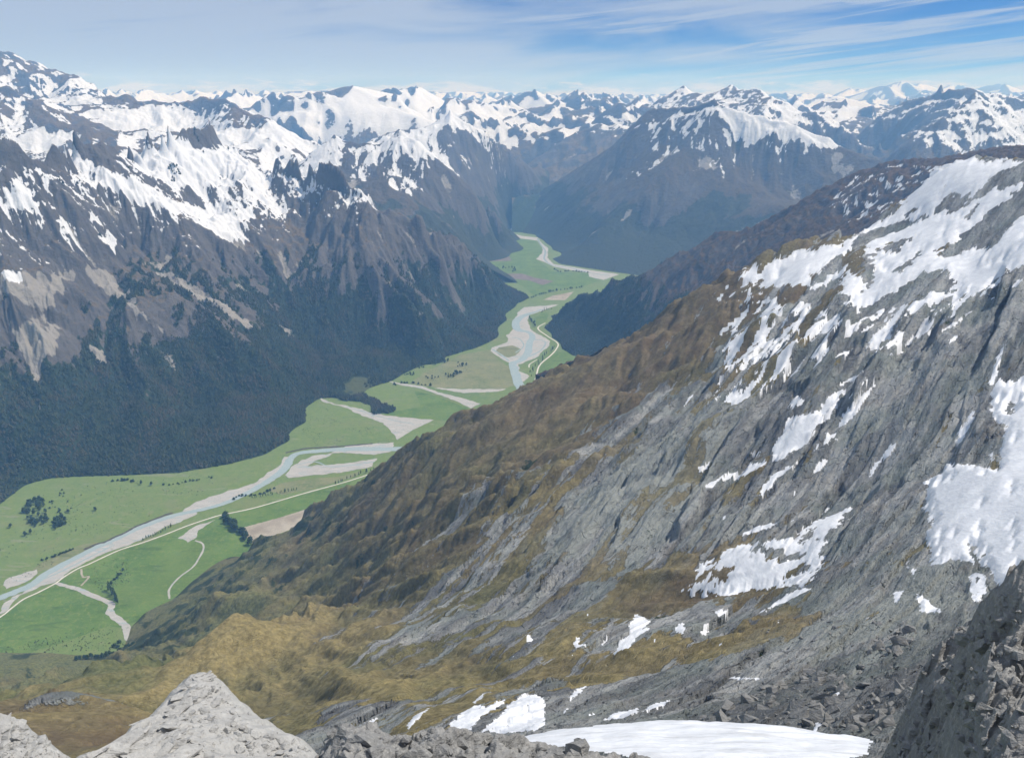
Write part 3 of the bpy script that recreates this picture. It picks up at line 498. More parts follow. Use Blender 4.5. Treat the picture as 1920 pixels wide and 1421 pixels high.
# relief of the near slope: gullies down the fall line, slab edges along the dip of the rock, small roughness
N.g = gullies(N.X, N.Y, N.gx, N.gy, 230.0, 5, 1.6, 1.1, 0.5, 23)
sc = np.clip(N.Y / 1500, 0.12, 1.0)                      # smaller relief close by, where the ground is gentler
def labels(land, pts): return [(land_hit[0], land_hit[1], v) for land_hit, v in ((land.hit(x, y), v) for x, y, v in pts)]
tusP = labels(N, [(1400, 480, .9), (1300, 560, .85), (1200, 620, .9), (1100, 680, .95), (1050, 700, 1), (950, 760, 1), (850, 800, 1), (750, 850, 1), (650, 910, 1), (560, 980, 1), (480, 1030, 1), (1250, 680, .85), (1180, 720, .75), (1330, 640, .75), (1300, 700, .7), (1100, 760, .9), (1000, 830, .9), (900, 880, .95), (800, 940, .95), (700, 1000, .95), (600, 1060, .95), (500, 1100, 1), (1050, 830, .7), (960, 930, .5), (850, 1000, .6), (760, 1060, .65), (1240, 780, .35), (1150, 800, .5), (1100, 850, .35), (1050, 920, .3), (1000, 1000, .38), (930, 1060, .42), (1200, 900, .12), (1150, 1000, .2), (1100, 1060, .3), (1400, 820, .15), (1350, 720, .35), (1450, 660, .3), (1550, 620, .2), (1500, 750, .12), (1600, 800, .05), (1650, 700, .05), (1750, 600, .1), (1850, 500, .1), (1800, 400, .1), (1700, 900, .05), (1550, 900, .1), (1450, 950, .2), (1320, 920, .3), (1380, 880, .55), (1350, 970, .15), (1500, 1000, .1), (1300, 1000, .15),
    (1200, 1080, .95), (1300, 1100, .9), (1400, 1100, .8), (1500, 1110, .45), (1180, 1120, .8), (1250, 1040, .6), (1100, 1120, .2), (1000, 1120, .35), (900, 1120, .55), (830, 1130, .6), (700, 1130, .75), (640, 1180, .75), (560, 1170, 1), (450, 1180, 1), (400, 1230, 1), (500, 1230, .95), (600, 1240, .9), (700, 1200, .65), (780, 1180, .5), (850, 1200, .5), (950, 1180, .4), (1050, 1180, .35), (1150, 1180, .45), (1250, 1170, .35), (1350, 1140, .4), (1450, 1150, .5), (1550, 1090, .3), (1600, 1110, .1), (1680, 1100, .0), (1300, 1210, .9), (1200, 1230, .85), (1100, 1250, .85), (1400, 1190, .75), (1500, 1210, .35), (1600, 1190, .05), (950, 1260, .6), (850, 1270, .8), (750, 1290, .9), (650, 1290, .95), (850, 1310, .85), (780, 1340, .75), (1000, 1290, .15), (1100, 1300, .02), (1200, 1290, .0), (1300, 1270, .0), (1400, 1250, .0), (1300, 1330, .0), (1500, 1300, .0), (900, 1340, .2), (1000, 1350, .0), (620, 1330, .2), (560, 1350, .8), (150, 1330, .85), (60, 1335, .9), (30, 1320, .9), (130, 1325, .9), (200, 1340, .95), (88, 1308, .15), (105, 1290, .4), (220, 1370, .9), (30, 1300, .9), (100, 1250, 1), (0, 1260, 1), (200, 1250, 1), (1750, 1100, .05), (1800, 1050, .1), (1650, 500, .25), (1500, 540, .35), (1420, 560, .6), (1390, 620, .55)])
N.hits = tusP
T = shepard(tusP, N.X, N.Y, 3.2)
streak_dir = math.radians(50)
def dip(scale_l, scale_a, seed, oct_=4):
    """noise drawn out along the dip of the slabs (downhill, to the left and towards the camera)"""
    c, s = math.cos(streak_dir), math.sin(streak_dir)
    u = N.X * c + N.Y * s; v = -N.X * s + N.Y * c
    wv = 0.35 * fbm(N.X / 300, N.Y / 300, 3, seed + 9); return fbm(u / scale_l + wv, v / scale_a + wv * 2, oct_, seed, 0.55)
d1 = dip(420, 62, 51, 5); d2 = dip(110, 15, 57, 4)
rocky = 1 - sstep(0.35, 0.75, T + 0.25 * d1)
edgeN = sstep(0, 140, N.Z0) * (1 - 0.75 * sstep(1290, 1400, N.Z0) * sstep(1500, 1900, N.Y))
# broken slabs: tilted flat pieces drawn out along the dip, at three sizes
c_, s_ = math.cos(streak_dir), math.sin(streak_dir); U = N.X * c_ + N.Y * s_; V = -N.X * s_ + N.Y * c_
wob = fbm(N.X / 220, N.Y / 220, 3, 41)
h1, t1 = slabs(U / 460 + 0.12 * wob, V / 42 + 0.35 * wob, 3); h2, t2 = slabs(U / 170 + 0.12 * wob, V / 16 + 0.5 * wob, 5); h3, t3 = slabs(U / 48, V / 7, 7)
near = 1 - sstep(250, 800, N.Y)
rel = (58 * N.g * (0.28 + 0.72 * (1 - rocky)) + 13 * d1 + (19 * h1 + 9.0 * h2) * (0.12 + 0.88 * rocky) + 3.0 * h3 * (0.25 + 0.75 * rocky)) * sc
gN = gullies(N.X, N.Y, blur(N.gx, 2), blur(N.gy, 2), 75.0, 3, 1.5, 1.0, 0.55, 29)
rel += 14 * gN * np.clip(N.Y / 1300, 0.15, 1) * (0.25 + 0.75 * (1 - rocky))
rel += 2.4 * sc * fbm(N.X / 75, N.Y / 75, 5, 61, 0.55, True) * (0.6 + 0.4 * rocky)
rel += near * (0.8 * h3 + 1.1 * slabs(U / 9, V / 5, 9)[0] + 0.5 * fbm(N.X / 9, N.Y / 9, 4, 64, 0.55, True)) * (0.2 + 0.8 * rocky)
N.Z = N.Z0 + rel * edgeN - 3
N.attr['tone'] = 0.34 * t1 + 0.33 * t2 + 0.33 * t3
N.attr['tus'] = np.clip(T + 0.46 * d1 * (1 - np.abs(2 * T - 1) ** 3) + 0.16 * d2 - 0.10 * N.g * 0 + 0.1 * fbm(N.X / 90, N.Y / 90, 4, 66), 0, 1)
goldP = labels(N, [(480, 1170, 1), (560, 1160, 1), (400, 1220, 1), (600, 1240, .9), (700, 1290, .9), (850, 1300, .9), (1300, 1215, .9), (1150, 1240, .8), (1200, 1090, .45), (1300, 1100, .35), (150, 1330, .7), (220, 1380, .6), (30, 1310, .9), (700, 1130, .25), (900, 1150, .15), (1000, 1150, .15), (1100, 690, .2), (1050, 700, .5), (900, 800, .05), (700, 930, .05), (600, 1080, .3), (520, 1030, .1), (1300, 620, .0), (1400, 480, .0), (800, 1000, .25), (700, 1040, .3), (1450, 1150, .4), (1400, 880, .3), (850, 870, .1), (620, 1120, .7), (330, 1200, .3), (100, 1278, .3), (100, 1245, .05), (200, 1240, .05), (0, 1255, .1)])
N.attr['gold'] = np.clip(shepard(goldP, N.X, N.Y, 3) * 0.72 + 0.3 * np.clip(N.g, -0.35, 1) * (1 - rocky) + 0.3 * np.clip(gN, -0.6, 1) * (1 - rocky) + 0.2 * d1, 0, 0.9)
greenP = labels(N, [(480, 1060, .7), (400, 1100, .9), (350, 1150, .9), (300, 1200, .8), (560, 1100, .6), (560, 1010, .45), (450, 1120, .9), (640, 1000, .3), (750, 950, .25), (850, 900, .2), (900, 950, .35), (1050, 720, 0), (1200, 640, 0), (480, 1190, .1), (700, 1290, .5), (600, 1260, .55), (500, 1240, .5), (420, 1250, .6), (300, 1250, .7), (480, 1180, .35), (1300, 1215, .2), (100, 1245, 1), (200, 1245, 1), (0, 1250, 1), (60, 1262, 1), (150, 1258, 1), (20, 1275, .8), (150, 1330, 0), (1000, 850, .1), (1300, 1100, .15), (800, 1050, .3)])
N.attr['green'] = np.clip(shepard(greenP, N.X, N.Y, 3) + 0.3 * fbm(N.X / 160, N.Y / 160, 4, 68), 0, 1)
palP = labels(N, [(1230, 900, .75), (1180, 960, .8), (1280, 860, .6), (1330, 820, .55), (1120, 1020, .6), (1400, 780, .4), (1050, 1100, .3), (1150, 1110, .35), (900, 1130, .1), (850, 990, .25), (1600, 1150, .55), (1500, 1190, .6), (1450, 1230, .4), (1600, 1200, .6), (1400, 1300, 0), (1200, 1290, 0), (1600, 700, .1), (1500, 850, .1), (1700, 850, .12), (1000, 950, .15), (1650, 1120, .35), (700, 1000, 0), (1300, 600, 0), (1800, 500, .1), (1000, 800, .1), (1300, 1200, .1), (800, 1200, .1), (300, 1250, 0)])
N.attr['pale'] = np.clip(shepard(palP, N.X, N.Y, 3) + 0.2 * d1 + 0.12 * d2 - 0.12, 0, 0.5)
scrubP = labels(N, [(300, 1180, .75), (330, 1150, .6), (400, 1100, .55), (450, 1060, .55), (270, 1210, .7), (560, 1040, .45), (640, 1000, .4), (480, 1100, .45), (700, 930, .3), (760, 960, .3), (900, 860, .1), (480, 1160, 0), (560, 1170, 0), (350, 1230, 0), (700, 1100, .05), (1050, 700, 0), (200, 1240, .4), (60, 1250, .35), (100, 1275, .2), (1200, 800, 0), (150, 1320, .05), (900, 1200, 0), (600, 1250, .1)])
N.attr['forest'] = np.clip(0.78 * shepard(scrubP, N.X, N.Y, 3) - 0.35 * N.g + 0.35 * fbm(N.X / 70, N.Y / 70, 4, 69), 0, 1); N.attr['snow'] = np.zeros_like(N.Z)
R8z = lambda p: Z(640, 941, 2.961, p); R5z = lambda p: Z(640, 500, 2.961, p); R6z = lambda p: Z(1280, 500, 2.961, p); R3z = lambda p: Z(1280, 80, 2.961, p); RBz = lambda p: Z(1280, 941, 2.961, p)

MAT = {}
MAT['far'] = land_material('snow_and_rock_of_the_far_ranges', 3.0, (0.06, 0.06, 0.066), (0.12, 0.12, 0.126))
MAT['mid'] = land_material('forest_tussock_and_snow', 1.3, (0.075, 0.068, 0.064), (0.165, 0.155, 0.147), (0.075, 0.06, 0.04), (0.165, 0.132, 0.09))
MAT['midfar'] = land_material('hazy_forest_tussock_and_snow', 1.6, (0.075, 0.068, 0.064), (0.14, 0.13, 0.12), (0.06, 0.05, 0.036), (0.105, 0.086, 0.06), forest=(0.038, 0.045, 0.03))  # forest and tussock tones drawn together: low contrast of haze put into the colours
MAT['spur'] = land_material('dark_tussock_spur', 1.0, (0.08, 0.07, 0.065), (0.14, 0.13, 0.12), (0.06, 0.043, 0.028), (0.115, 0.082, 0.05), forest=(0.028, 0.042, 0.024))
def near_material():
    nb = NB('schist_slabs_and_tussock')
    rot = (0, 0, -streak_dir)
    dipv = nb.mapping((0.3, 1.0, 0.5), (0, 0, 0), nb.mapping((1, 1, 1), rot))
    s1 = nb.noise(0.10, 8, 0.62, dipv); s2 = nb.noise(0.55, 5, 0.65, dipv); nf = nb.noise(0.12, 6, 0.62); nm = nb.noise(0.012, 5, 0.6); ns = nb.noise(0.9, 4, 0.65)
    rock = ramp3(nb, s1, (0.145, 0.151, 0.157), (0.23, 0.238, 0.241), (0.32, 0.327, 0.325))
    rock = nb.mix(0.75, rock, nb.mix(nb.step(nb.attr('tone'), 0.2, 0.8), (0.105, 0.111, 0.118), (0.43, 0.44, 0.436)))
    rock = nb.mix(nb.step(nm, 0.42, 0.66, 0.0, 0.55), rock, (0.2, 0.238, 0.218))
    rock = nb.mix(nb.step(nb.noise(0.02, 5, 0.6), 0.52, 0.72, 0.0, 0.45), rock, (0.22, 0.2, 0.175))
    rock = nb.mix(nb.step(s2, 0.54, 0.68, 0, 0.6), rock, (0.07, 0.073, 0.078)); rock = nb.mix(nb.step(nb.noise(0.4, 5, 0.7), 0.58, 0.7, 0, 0.55), rock, (0.36, 0.37, 0.365))
    crack = nb.step(nb.vor(0.07, nb.mapping((0.35, 1.0, 1.0), (0, 0, 0), nb.mapping((1, 1, 1), rot)), 'DISTANCE_TO_EDGE'), 0.0, 0.045, 1.0, 0.0)
    crack = nb.math('MULTIPLY', crack, nb.step(nf, 0.47, 0.60))
    rock = nb.mix(nb.math('MULTIPLY', crack, 0.7), rock, (0.05, 0.05, 0.052))
    tus = ramp3(nb, nf, (0.095, 0.077, 0.045), (0.17, 0.137, 0.08), (0.26, 0.212, 0.125))
    tus = nb.mix(nb.step(nb.noise(0.02, 4), 0.45, 0.65, 0, 0.35), tus, (0.115, 0.072, 0.046))
    tus = nb.mix(nb.math('MULTIPLY', nb.attr('green'), 0.85), tus, nb.mix(nb.step(nf, 0.3, 0.7), (0.08, 0.1, 0.036), (0.19, 0.21, 0.085)))
    tus = nb.mix(nb.step(nb.attr('gold'), 0.1, 0.95), tus, nb.mix(nb.step(nf, 0.3, 0.7), (0.19, 0.157, 0.068), (0.37, 0.31, 0.145)))
    tm = nb.step(nb.math('ADD', nb.math('ADD', nb.attr('tus'), nb.math('MULTIPLY', nb.math('SUBTRACT', s1, 0.5), 0.7)), nb.math('MULTIPLY', nb.math('SUBTRACT', nf, 0.5), 0.3)), 0.44, 0.54)
    tus = nb.mix(nb.step(ns, 0.52, 0.75, 0, 0.55), tus, (0.05, 0.038, 0.022)); tus = nb.mix(nb.step(nb.noise(0.35, 5, 0.7), 0.55, 0.75, 0, 0.5), tus, (0.25, 0.2, 0.11))
    c = nb.mix(tm, rock, tus)
    pm = nb.step(nb.math('ADD', nb.attr('pale'), nb.math('MULTIPLY', nb.math('SUBTRACT', s1, 0.5), 0.5)), 0.28, 0.5)
    c = nb.mix(nb.math('MULTIPLY', pm, nb.math('SUBTRACT', 1.0, nb.math('MULTIPLY', tm, 0.8))), c, nb.mix(ns, (0.23, 0.25, 0.238), (0.34, 0.358, 0.342)))
    c = nb.mix(nb.step(nb.math('ADD', nb.attr('forest'), nb.math('MULTIPLY', nb.math('SUBTRACT', nf, 0.5), 0.6)), 0.52, 0.62), c, nb.mix(nb.step(ns, 0.35, 0.65), (0.022, 0.034, 0.015), (0.055, 0.07, 0.03)))
    rk = nb.math('SUBTRACT', 1.0, nb.math('MULTIPLY', tm, 0.55))
    h = nb.math('ADD', nb.math('MULTIPLY', nb.math('MULTIPLY', s1, 2.0), rk), nb.math('ADD', nb.math('MULTIPLY', s2, 0.5), nb.math('MULTIPLY', ns, 0.28)))
    h = nb.math('SUBTRACT', nb.math('ADD', h, nb.math('MULTIPLY', nf, 0.5)), nb.math('MULTIPLY', nb.math('MULTIPLY', crack, rk), 0.5))
    return nb.done(c, nb.bump(h, 6.0, 1.0))
MAT['near'] = near_material()
MAT['snow'] = (lambda nb: nb.done(nb.mix(nb.step(nb.noise(0.05, 7, 0.65), 0.35, 0.7), (0.60, 0.62, 0.66), (0.72, 0.74, 0.77)), nb.bump(nb.noise(0.25, 6, 0.6, nb.mapping((1, 0.4, 1), (0, 0, 0.4))), 0.9, 0.8), 0.6))(NB('snow'))
L6.mesh('mountain_range', MAT['far'], -400, hid=0.006, label='hazy snow covered ranges running along the far horizon')
L5.mesh('mountain', MAT['mid'], -400, hid=0.02, label='snowy dark peaks right of centre behind the broad brown mountain')
L2.mesh('mountain', MAT['far'], -400, hid=0.02, label='icy glacier mountains at the far left, highest on the skyline')
L4.mesh('mountain', MAT['midfar'], label='broad blue brown mountain across the valley with a snowy shoulder')
L3.mesh('mountain', MAT['midfar'], label='forested mountains with rounded snowy tops left of the valley head')
L1.mesh('mountain', MAT['mid'], label='big left mountain, forest below and snow bowls above')
L7.mesh('mountain_spur', MAT['spur'], label='dark brown spur running down to the river behind the near slope')
# ---- valley floor: one sheet out to the horizon
def ground():
    nb = NB('valley_pasture'); n1 = nb.noise(0.006, 6, 0.6); n2 = nb.noise(0.03, 6, 0.65); n3 = nb.noise(0.0016, 4, 0.5)
    c = ramp3(nb, n2, (0.11, 0.165, 0.05), (0.135, 0.192, 0.06), (0.175, 0.215, 0.08)); c = nb.mix(nb.step(n1, 0.48, 0.75, 0, 0.55), c, (0.175, 0.185, 0.095))
    c = nb.mix(nb.step(n3, 0.5, 0.7, 0, 0.4), c, (0.085, 0.15, 0.05))
    n4 = nb.noise(0.11, 5, 0.7); c = nb.mix(nb.step(n4, 0.5, 0.72, 0, 0.55), c, (0.07, 0.10, 0.04)); c = nb.mix(nb.step(nb.noise(0.02, 6, 0.7, dist=1.2), 0.56, 0.7, 0, 0.6), c, (0.2, 0.2, 0.11))
    ch = nb.noise(0.012, 5, 0.6, nb.mapping((0.35, 1.6, 1), (0, 0, -0.75)), 1.5); c = nb.mix(nb.step(ch, 0.60, 0.66, 0, 0.45), c, (0.23, 0.225, 0.17))
    m = nb.done(c, nb.bump(n2, 3.0, 0.5))
    S = 39000.0; me = raw_mesh('valley_floor', np.array([(-S, -S, 0), (S, -S, 0), (S, S, 0), (-S, S, 0)], float), np.array([[0, 1, 2, 3]]), m)
    o = link('valley_floor', me); o['kind'] = 'structure'
ground()
# ------------------------------------------------------------------ river, fields and roads on the valley floor
A_ = lambda p: Z(0, 850, 3.552, p); B_ = lambda p: Z(380, 650, 2.667, p); C_ = lambda p: Z(840, 360, 3.947, p)
MAT['water'] = (lambda nb: nb.done(nb.mix(nb.noise(0.02, 4), (0.24, 0.315, 0.345), (0.33, 0.39, 0.40)), nb.bump(nb.noise(0.3, 3), 0.2), 0.25))(NB('glacial_river_water'))
def gravel():
    nb = NB('river_gravel'); a = nb.noise(0.03, 7, 0.65, nb.mapping((0.5, 1.6, 1), (0, 0, -0.7)), 1.0); b = nb.noise(0.15, 5, 0.7)
    c = ramp3(nb, nb.math('ADD', nb.math('MULTIPLY', a, 0.7), nb.math('MULTIPLY', b, 0.3)), (0.23, 0.23, 0.225), (0.36, 0.355, 0.345), (0.5, 0.495, 0.48))
    c = nb.mix(nb.step(nb.noise(0.02, 5, 0.6, nb.mapping((0.4, 1.8, 1), (0, 0, -0.6)), 1.5), 0.57, 0.63, 0, 0.6), c, (0.25, 0.33, 0.36)); return nb.done(nb.mix(nb.step(nb.noise(0.05, 5, 0.7), 0.6, 0.68, 0, 0.55), c, (0.15, 0.17, 0.09)), nb.bump(b, 0.6))
MAT['gravel'] = gravel()
def pasture(name, A, B, C):
    nb = NB(name); a = nb.noise(0.008, 6, 0.6); b = nb.noise(0.06, 6, 0.7, dist=0.6); d = nb.noise(0.02, 5, 0.6, nb.mapping((0.4, 1.5, 1), (0, 0, -0.75)), 0.8)
    c = nb.mix(nb.step(a, 0.3, 0.7), A, B); c = nb.mix(nb.step(b, 0.48, 0.66, 0, 0.75), c, C); c = nb.mix(nb.step(nb.noise(0.18, 5, 0.7), 0.55, 0.72, 0, 0.6), c, tuple(v * 0.55 for v in A)); c = nb.mix(nb.step(nb.noise(0.0035, 3, 0.5), 0.45, 0.6, 0, 0.45), c, tuple(0.5 * (p + q) for p, q in zip(A, C))); return nb.done(nb.mix(nb.step(d, 0.55, 0.68, 0, 0.55), c, tuple(v * 0.62 for v in A)), nb.bump(b, 1.5, 0.6))
MAT['road'] = plain('pale_gravel_road', (0.5, 0.49, 0.45), (0.62, 0.6, 0.56), 0.05)
MAT['paddock'] = pasture('lush_paddock', (0.07, 0.135, 0.029), (0.12, 0.19, 0.047), (0.165, 0.205, 0.065))
MAT['olive'] = pasture('dry_pasture', (0.13, 0.165, 0.07), (0.2, 0.205, 0.11), (0.24, 0.225, 0.13))
MAT['plough'] = plain('ploughed_soil', (0.13, 0.105, 0.10), (0.19, 0.16, 0.15), 0.02, 6)
MAT['tan'] = plain('bare_tan_field', (0.24, 0.21, 0.17), (0.38, 0.35, 0.30), 0.012, 6)
MAT['scrubflat'] = plain('valley_head_scrub', (0.03, 0.042, 0.022), (0.06, 0.07, 0.035), 0.02, 6)
MAT['earth'] = plain('dark_river_bank', (0.05, 0.05, 0.04), (0.11, 0.10, 0.08), 0.08, 5)
def jitter(P, amp, seed, more=True):
    P = np.array(P, float); k = np.arange(len(P)); r = np.random.RandomState(seed)
    return [(x + amp * float(perlin(x / (amp * 6) + 3, y / (amp * 6), seed)), y + amp * float(perlin(x / (amp * 6), y / (amp * 6) + 9, seed + 1))) for x, y in P]
def sheet(name, px_poly, mat, z, label=None, amp=9.0, seed=0, kind='structure'):
    P = [onz(x, y, 0)[:2] for x, y in dens([tuple(map(float, p)) for p in list(px_poly) + [px_poly[0]]], 2)[:-1]]
    P = jitter(jitter(jitter(P, amp, seed), amp * 0.45, seed + 3), amp * 0.2, seed + 7) if amp else P; n = len(P)
    me = bpy.data.meshes.new(name); me.from_pydata([(x, y, z) for x, y in P], [], [list(range(n))]); me.update(); me.materials.append(mat)
    if me.polygons[0].normal.z < 0: me.flip_normals()
    o = link(name, me); o['kind'] = kind
    if label: o['label'] = label
    return o
def smooth_line(P, n=6):
    P = [np.array(p, float) for p in P]; P = [2 * P[0] - P[1]] + P + [2 * P[-1] - P[-2]]; out = []
    for i in range(1, len(P) - 2):
        for k in range(n):
            t = k / n; a, b, c, d = P[i - 1:i + 3]; out.append(0.5 * (2 * b + (c - a) * t + (2 * a - 5 * b + 4 * c - d) * t * t + (3 * b - a - 3 * c + d) * t ** 3))
    out.append(P[-2]); return np.array(out)
def ribbon(name, px_line, width, mat, z, label=None, var=0.0, seed=0, ridge=0.0):
    """a strip along a line; width in metres (one value or one for each point)"""
    w = width if isinstance(width, (list, tuple)) else [width] * len(px_line)
    Q = smooth_line([onz(x, y, 0)[:2] + (ww,) for (x, y), ww in zip(px_line, w)], 8); T_ = np.gradient(Q[:, :2], axis=0); T_ /= np.linalg.norm(T_, axis=1)[:, None] + 1e-9
    nrm = np.stack([-T_[:, 1], T_[:, 0]], 1); s = np.arange(len(Q)); l = 1 + var * perlin(s / 3.1, s * 0 + seed, seed); r = 1 + var * perlin(s / 2.7, s * 0 + seed + 5, seed)
    a = Q[:, :2] + nrm * (Q[:, 2] * 0.5 * l)[:, None]; b = Q[:, :2] - nrm * (Q[:, 2] * 0.5 * r)[:, None]; n = len(Q)
    if ridge:
        co = np.concatenate([np.c_[a, np.full(n, z)], np.c_[Q[:, :2], z + ridge * (0.7 + 0.5 * np.abs(perlin(s / 1.7, s * 0 + seed, 4)))], np.c_[b, np.full(n, z)]]); k = np.arange(n - 1)
        f = np.concatenate([np.stack([k, k + n, k + n + 1, k + 1], 1), np.stack([k + n, k + 2 * n, k + 2 * n + 1, k + n + 1], 1)])
    else:
        co = np.concatenate([np.c_[a, np.full(n, z)], np.c_[b, np.full(n, z)]]); k = np.arange(n - 1); f = np.stack([k, k + n, k + n + 1, k + 1], 1)
    o = link(name, raw_mesh(name, co, f, mat)); o['kind'] = 'structure'
    if label: o['label'] = label
    return o
sheet('paddock', [(-40, 1178), (22, 1143), (45, 1126), (104, 1096), (121, 1084), (166, 1061), (225, 1033), (310, 1005), (394, 974), (474, 953), (567, 928), (660, 903), (640, 930), (560, 1000), (470, 1050), (400, 1075), (350, 1110), (300, 1150), (255, 1165), (235, 1178), (205, 1172), (130, 1200), (60, 1222), (-40, 1250)], MAT['paddock'], 0.25, 'bright green paddock between the road and the near slope', 4, 1)
sheet('paddock', C_([(255, 430), (330, 360), (470, 345), (640, 350), (690, 420), (690, 460), (650, 500), (740, 560), (790, 590), (1030, 605), (1110, 660), (980, 710), (850, 715), (640, 770), (560, 700), (420, 640), (330, 570), (290, 520)]), MAT['paddock'], 0.25, 'distant green paddocks on the upper flat', 4, 2)
sheet('paddock', C_([(630, 940), (700, 890), (750, 895), (730, 950), (680, 980), (665, 990)]), MAT['paddock'], 0.25, 'small green paddock under the dark spur', 2, 3)
sheet('paddock', C_([(650, 1370), (690, 1285), (800, 1185), (900, 1190), (930, 1230), (820, 1330), (720, 1390)]), MAT['paddock'], 0.25, 'green paddock beside the upper road', 2, 3)
sheet('paddock', B_([(905, 335), (1090, 300), (1080, 270), (1060, 220), (1180, 250), (1330, 310), (1250, 370), (1150, 366), (960, 345)]), MAT['paddock'], 0.25, 'green paddock between the two gravel fans', 4, 4)
sheet('meadow', B_([(1030, 185), (1110, 130), (1290, 40), (1440, 15), (1470, 60), (1530, 100), (1570, 185), (1500, 215), (1180, 205)]), MAT['olive'], 0.22, 'pale olive flat with scattered trees', 6, 5)
sheet('meadow', A_([(250, 740), (420, 660), (560, 600), (660, 590), (560, 650), (420, 720), (330, 770), (200, 800)]), MAT['olive'], 0.25, 'dry strip on the far river bank', 5, 6)
sheet('meadow', B_([(320, 715), (400, 680), (520, 660), (680, 650), (800, 620), (760, 650), (560, 710), (400, 740)]), MAT['olive'], 0.3, 'dry ground behind the poplars', 4, 7)
sheet('scrub_flat', [(915, 322), (1010, 322), (1000, 350), (990, 400), (978, 432), (946, 437), (938, 400)], MAT['scrubflat'], 0.3, 'dark scrub on the narrow valley floor beyond the green flat', 20, 12)
sheet('field', B_([(198, 905), (400, 850), (552, 800), (600, 830), (480, 900), (240, 985)]), MAT['tan'], 0.5, 'bare tan field beside the dark shelterbelt', 2, 8)
sheet('field', C_([(300, 455), (440, 450), (470, 510), (292, 517)]), MAT['plough'], 0.5, 'brown ploughed field on the upper flat', 1, 9)
sheet('field', C_([(350, 605), (550, 605), (640, 635), (785, 660), (700, 690), (600, 655), (440, 640)]), MAT['plough'], 0.5, 'ploughed strip below the tree belt', 2, 10)
sheet('field', C_([(770, 770), (930, 738), (870, 800), (700, 800)]), MAT['tan'], 0.45, 'small tan field by the dark spur', 2, 11)
G = lambda pts, lab, amp=7, sd=0: sheet('gravel_bed', pts, MAT['gravel'], 0.6, lab, amp * 1.7, sd)
G([(36, 1116), (62, 1095), (113, 1060), (183, 1024), (253, 993), (281, 982), (324, 967), (366, 956), (372, 963), (338, 978), (315, 986), (265, 1013), (225, 1027), (180, 1044), (146, 1061), (118, 1078), (104, 1093), (76, 1100)], 'long gravel bar on the near side of the river', 5, 20)
G([(340, 960), (346, 953), (394, 931), (439, 917), (479, 905), (504, 886), (526, 871), (533, 856), (550, 858), (545, 872), (530, 890), (505, 904), (470, 922), (430, 940), (400, 950), (366, 960)], 'gravel bar along the river bend', 5, 21)
G(B_([(420, 640), (440, 605), (500, 565), (560, 545), (660, 533), (630, 548), (560, 572), (520, 598), (700, 585), (870, 560), (845, 600), (700, 628), (560, 642), (430, 657)]), 'gravel island with two tails', 4, 22)
G(B_([(640, 530), (720, 497), (800, 488), (960, 480), (940, 525), (860, 540), (740, 532)]), 'gravel at the river below the fan', 4, 23)
G(B_([(578, 248), (640, 280), (760, 305), (850, 332), (960, 350), (1160, 366), (1080, 400), (1010, 440), (975, 468), (950, 430), (900, 380), (800, 345), (700, 300), (600, 275)]), 'braided gravel fan below the forest', 5, 24)
G(B_([(900, 168), (1000, 184), (1100, 198), (1180, 228), (1290, 255), (1390, 285), (1340, 308), (1270, 272), (1180, 240), (1090, 208), (1000, 194)]), 'thin gravel creek bed on the flat', 3, 25)
G(B_([(1150, 206), (1300, 212), (1520, 212), (1480, 225), (1300, 232)]), 'faint gravel flat near the hillside', 4, 26)
G(C_([(520, 890), (560, 853), (700, 843), (825, 833), (700, 880), (600, 912), (592, 950), (610, 1020), (680, 1060), (762, 1100), (740, 1150), (660, 1220), (525, 1280), (525, 1320), (595, 1360), (545, 1418), (505, 1405), (465, 1300), (445, 1260), (370, 1220), (310, 1175), (330, 1150), (440, 1110), (440, 1060), (488, 1010), (488, 960)]), 'wide pale gravel bed where the river braids', 6, 27)
sheet('river_island', C_([(345, 1180), (380, 1150), (480, 1135), (545, 1165), (500, 1210), (450, 1225), (390, 1215)]), MAT['olive'], 0.8, 'small grassy island in the gravel bed', 4, 28)
G(C_([(395, 320), (470, 268), (508, 285), (482, 310), (560, 328), (662, 338), (692, 378), (742, 418), (737, 490), (782, 535), (900, 553), (1040, 578), (1270, 610), (1150, 652), (1045, 628), (1036, 600), (900, 577), (780, 552), (720, 522), (650, 497), (700, 450), (700, 410), (660, 360), (500, 342), (440, 337)]), 'upper river bed curving round the green flat', 5, 29)
G(A_([(10, 880), (60, 830), (110, 810), (250, 770), (240, 810), (140, 870), (40, 905)]), 'gravel patch on the far river bank', 6, 30)
G(A_([(1180, 572), (1240, 520), (1290, 490), (1425, 445), (1320, 512), (1300, 560), (1260, 592)]), 'washed out gravel patch in the paddock', 5, 31)
G(A_([(0, 1060), (30, 1000), (80, 955), (150, 930), (90, 990), (50, 1040), (0, 1075), (-60, 1110), (-60, 1090)]), 'gravel side channel at the lower river', 5, 32)
ribbon('river', [(-60, 1148), (0, 1121), (28, 1110), (62, 1095), (82, 1079), (113, 1061), (146, 1044), (183, 1025), (214, 1012), (253, 993), (281, 982), (324, 967), (366, 958), (408, 948), (439, 936), (474, 919), (504, 901), (522, 889), (537, 875), (544, 861), (560, 850), (605, 845), (657, 842), (740, 842), (800, 840)], [34] * 6 + [30] * 6 + [26] * 2 + [30, 34, 36, 40, 42, 38, 36, 40, 44, 44, 44], MAT['water'], 0.95, 'turquoise river winding along the valley', 0.25, 3)
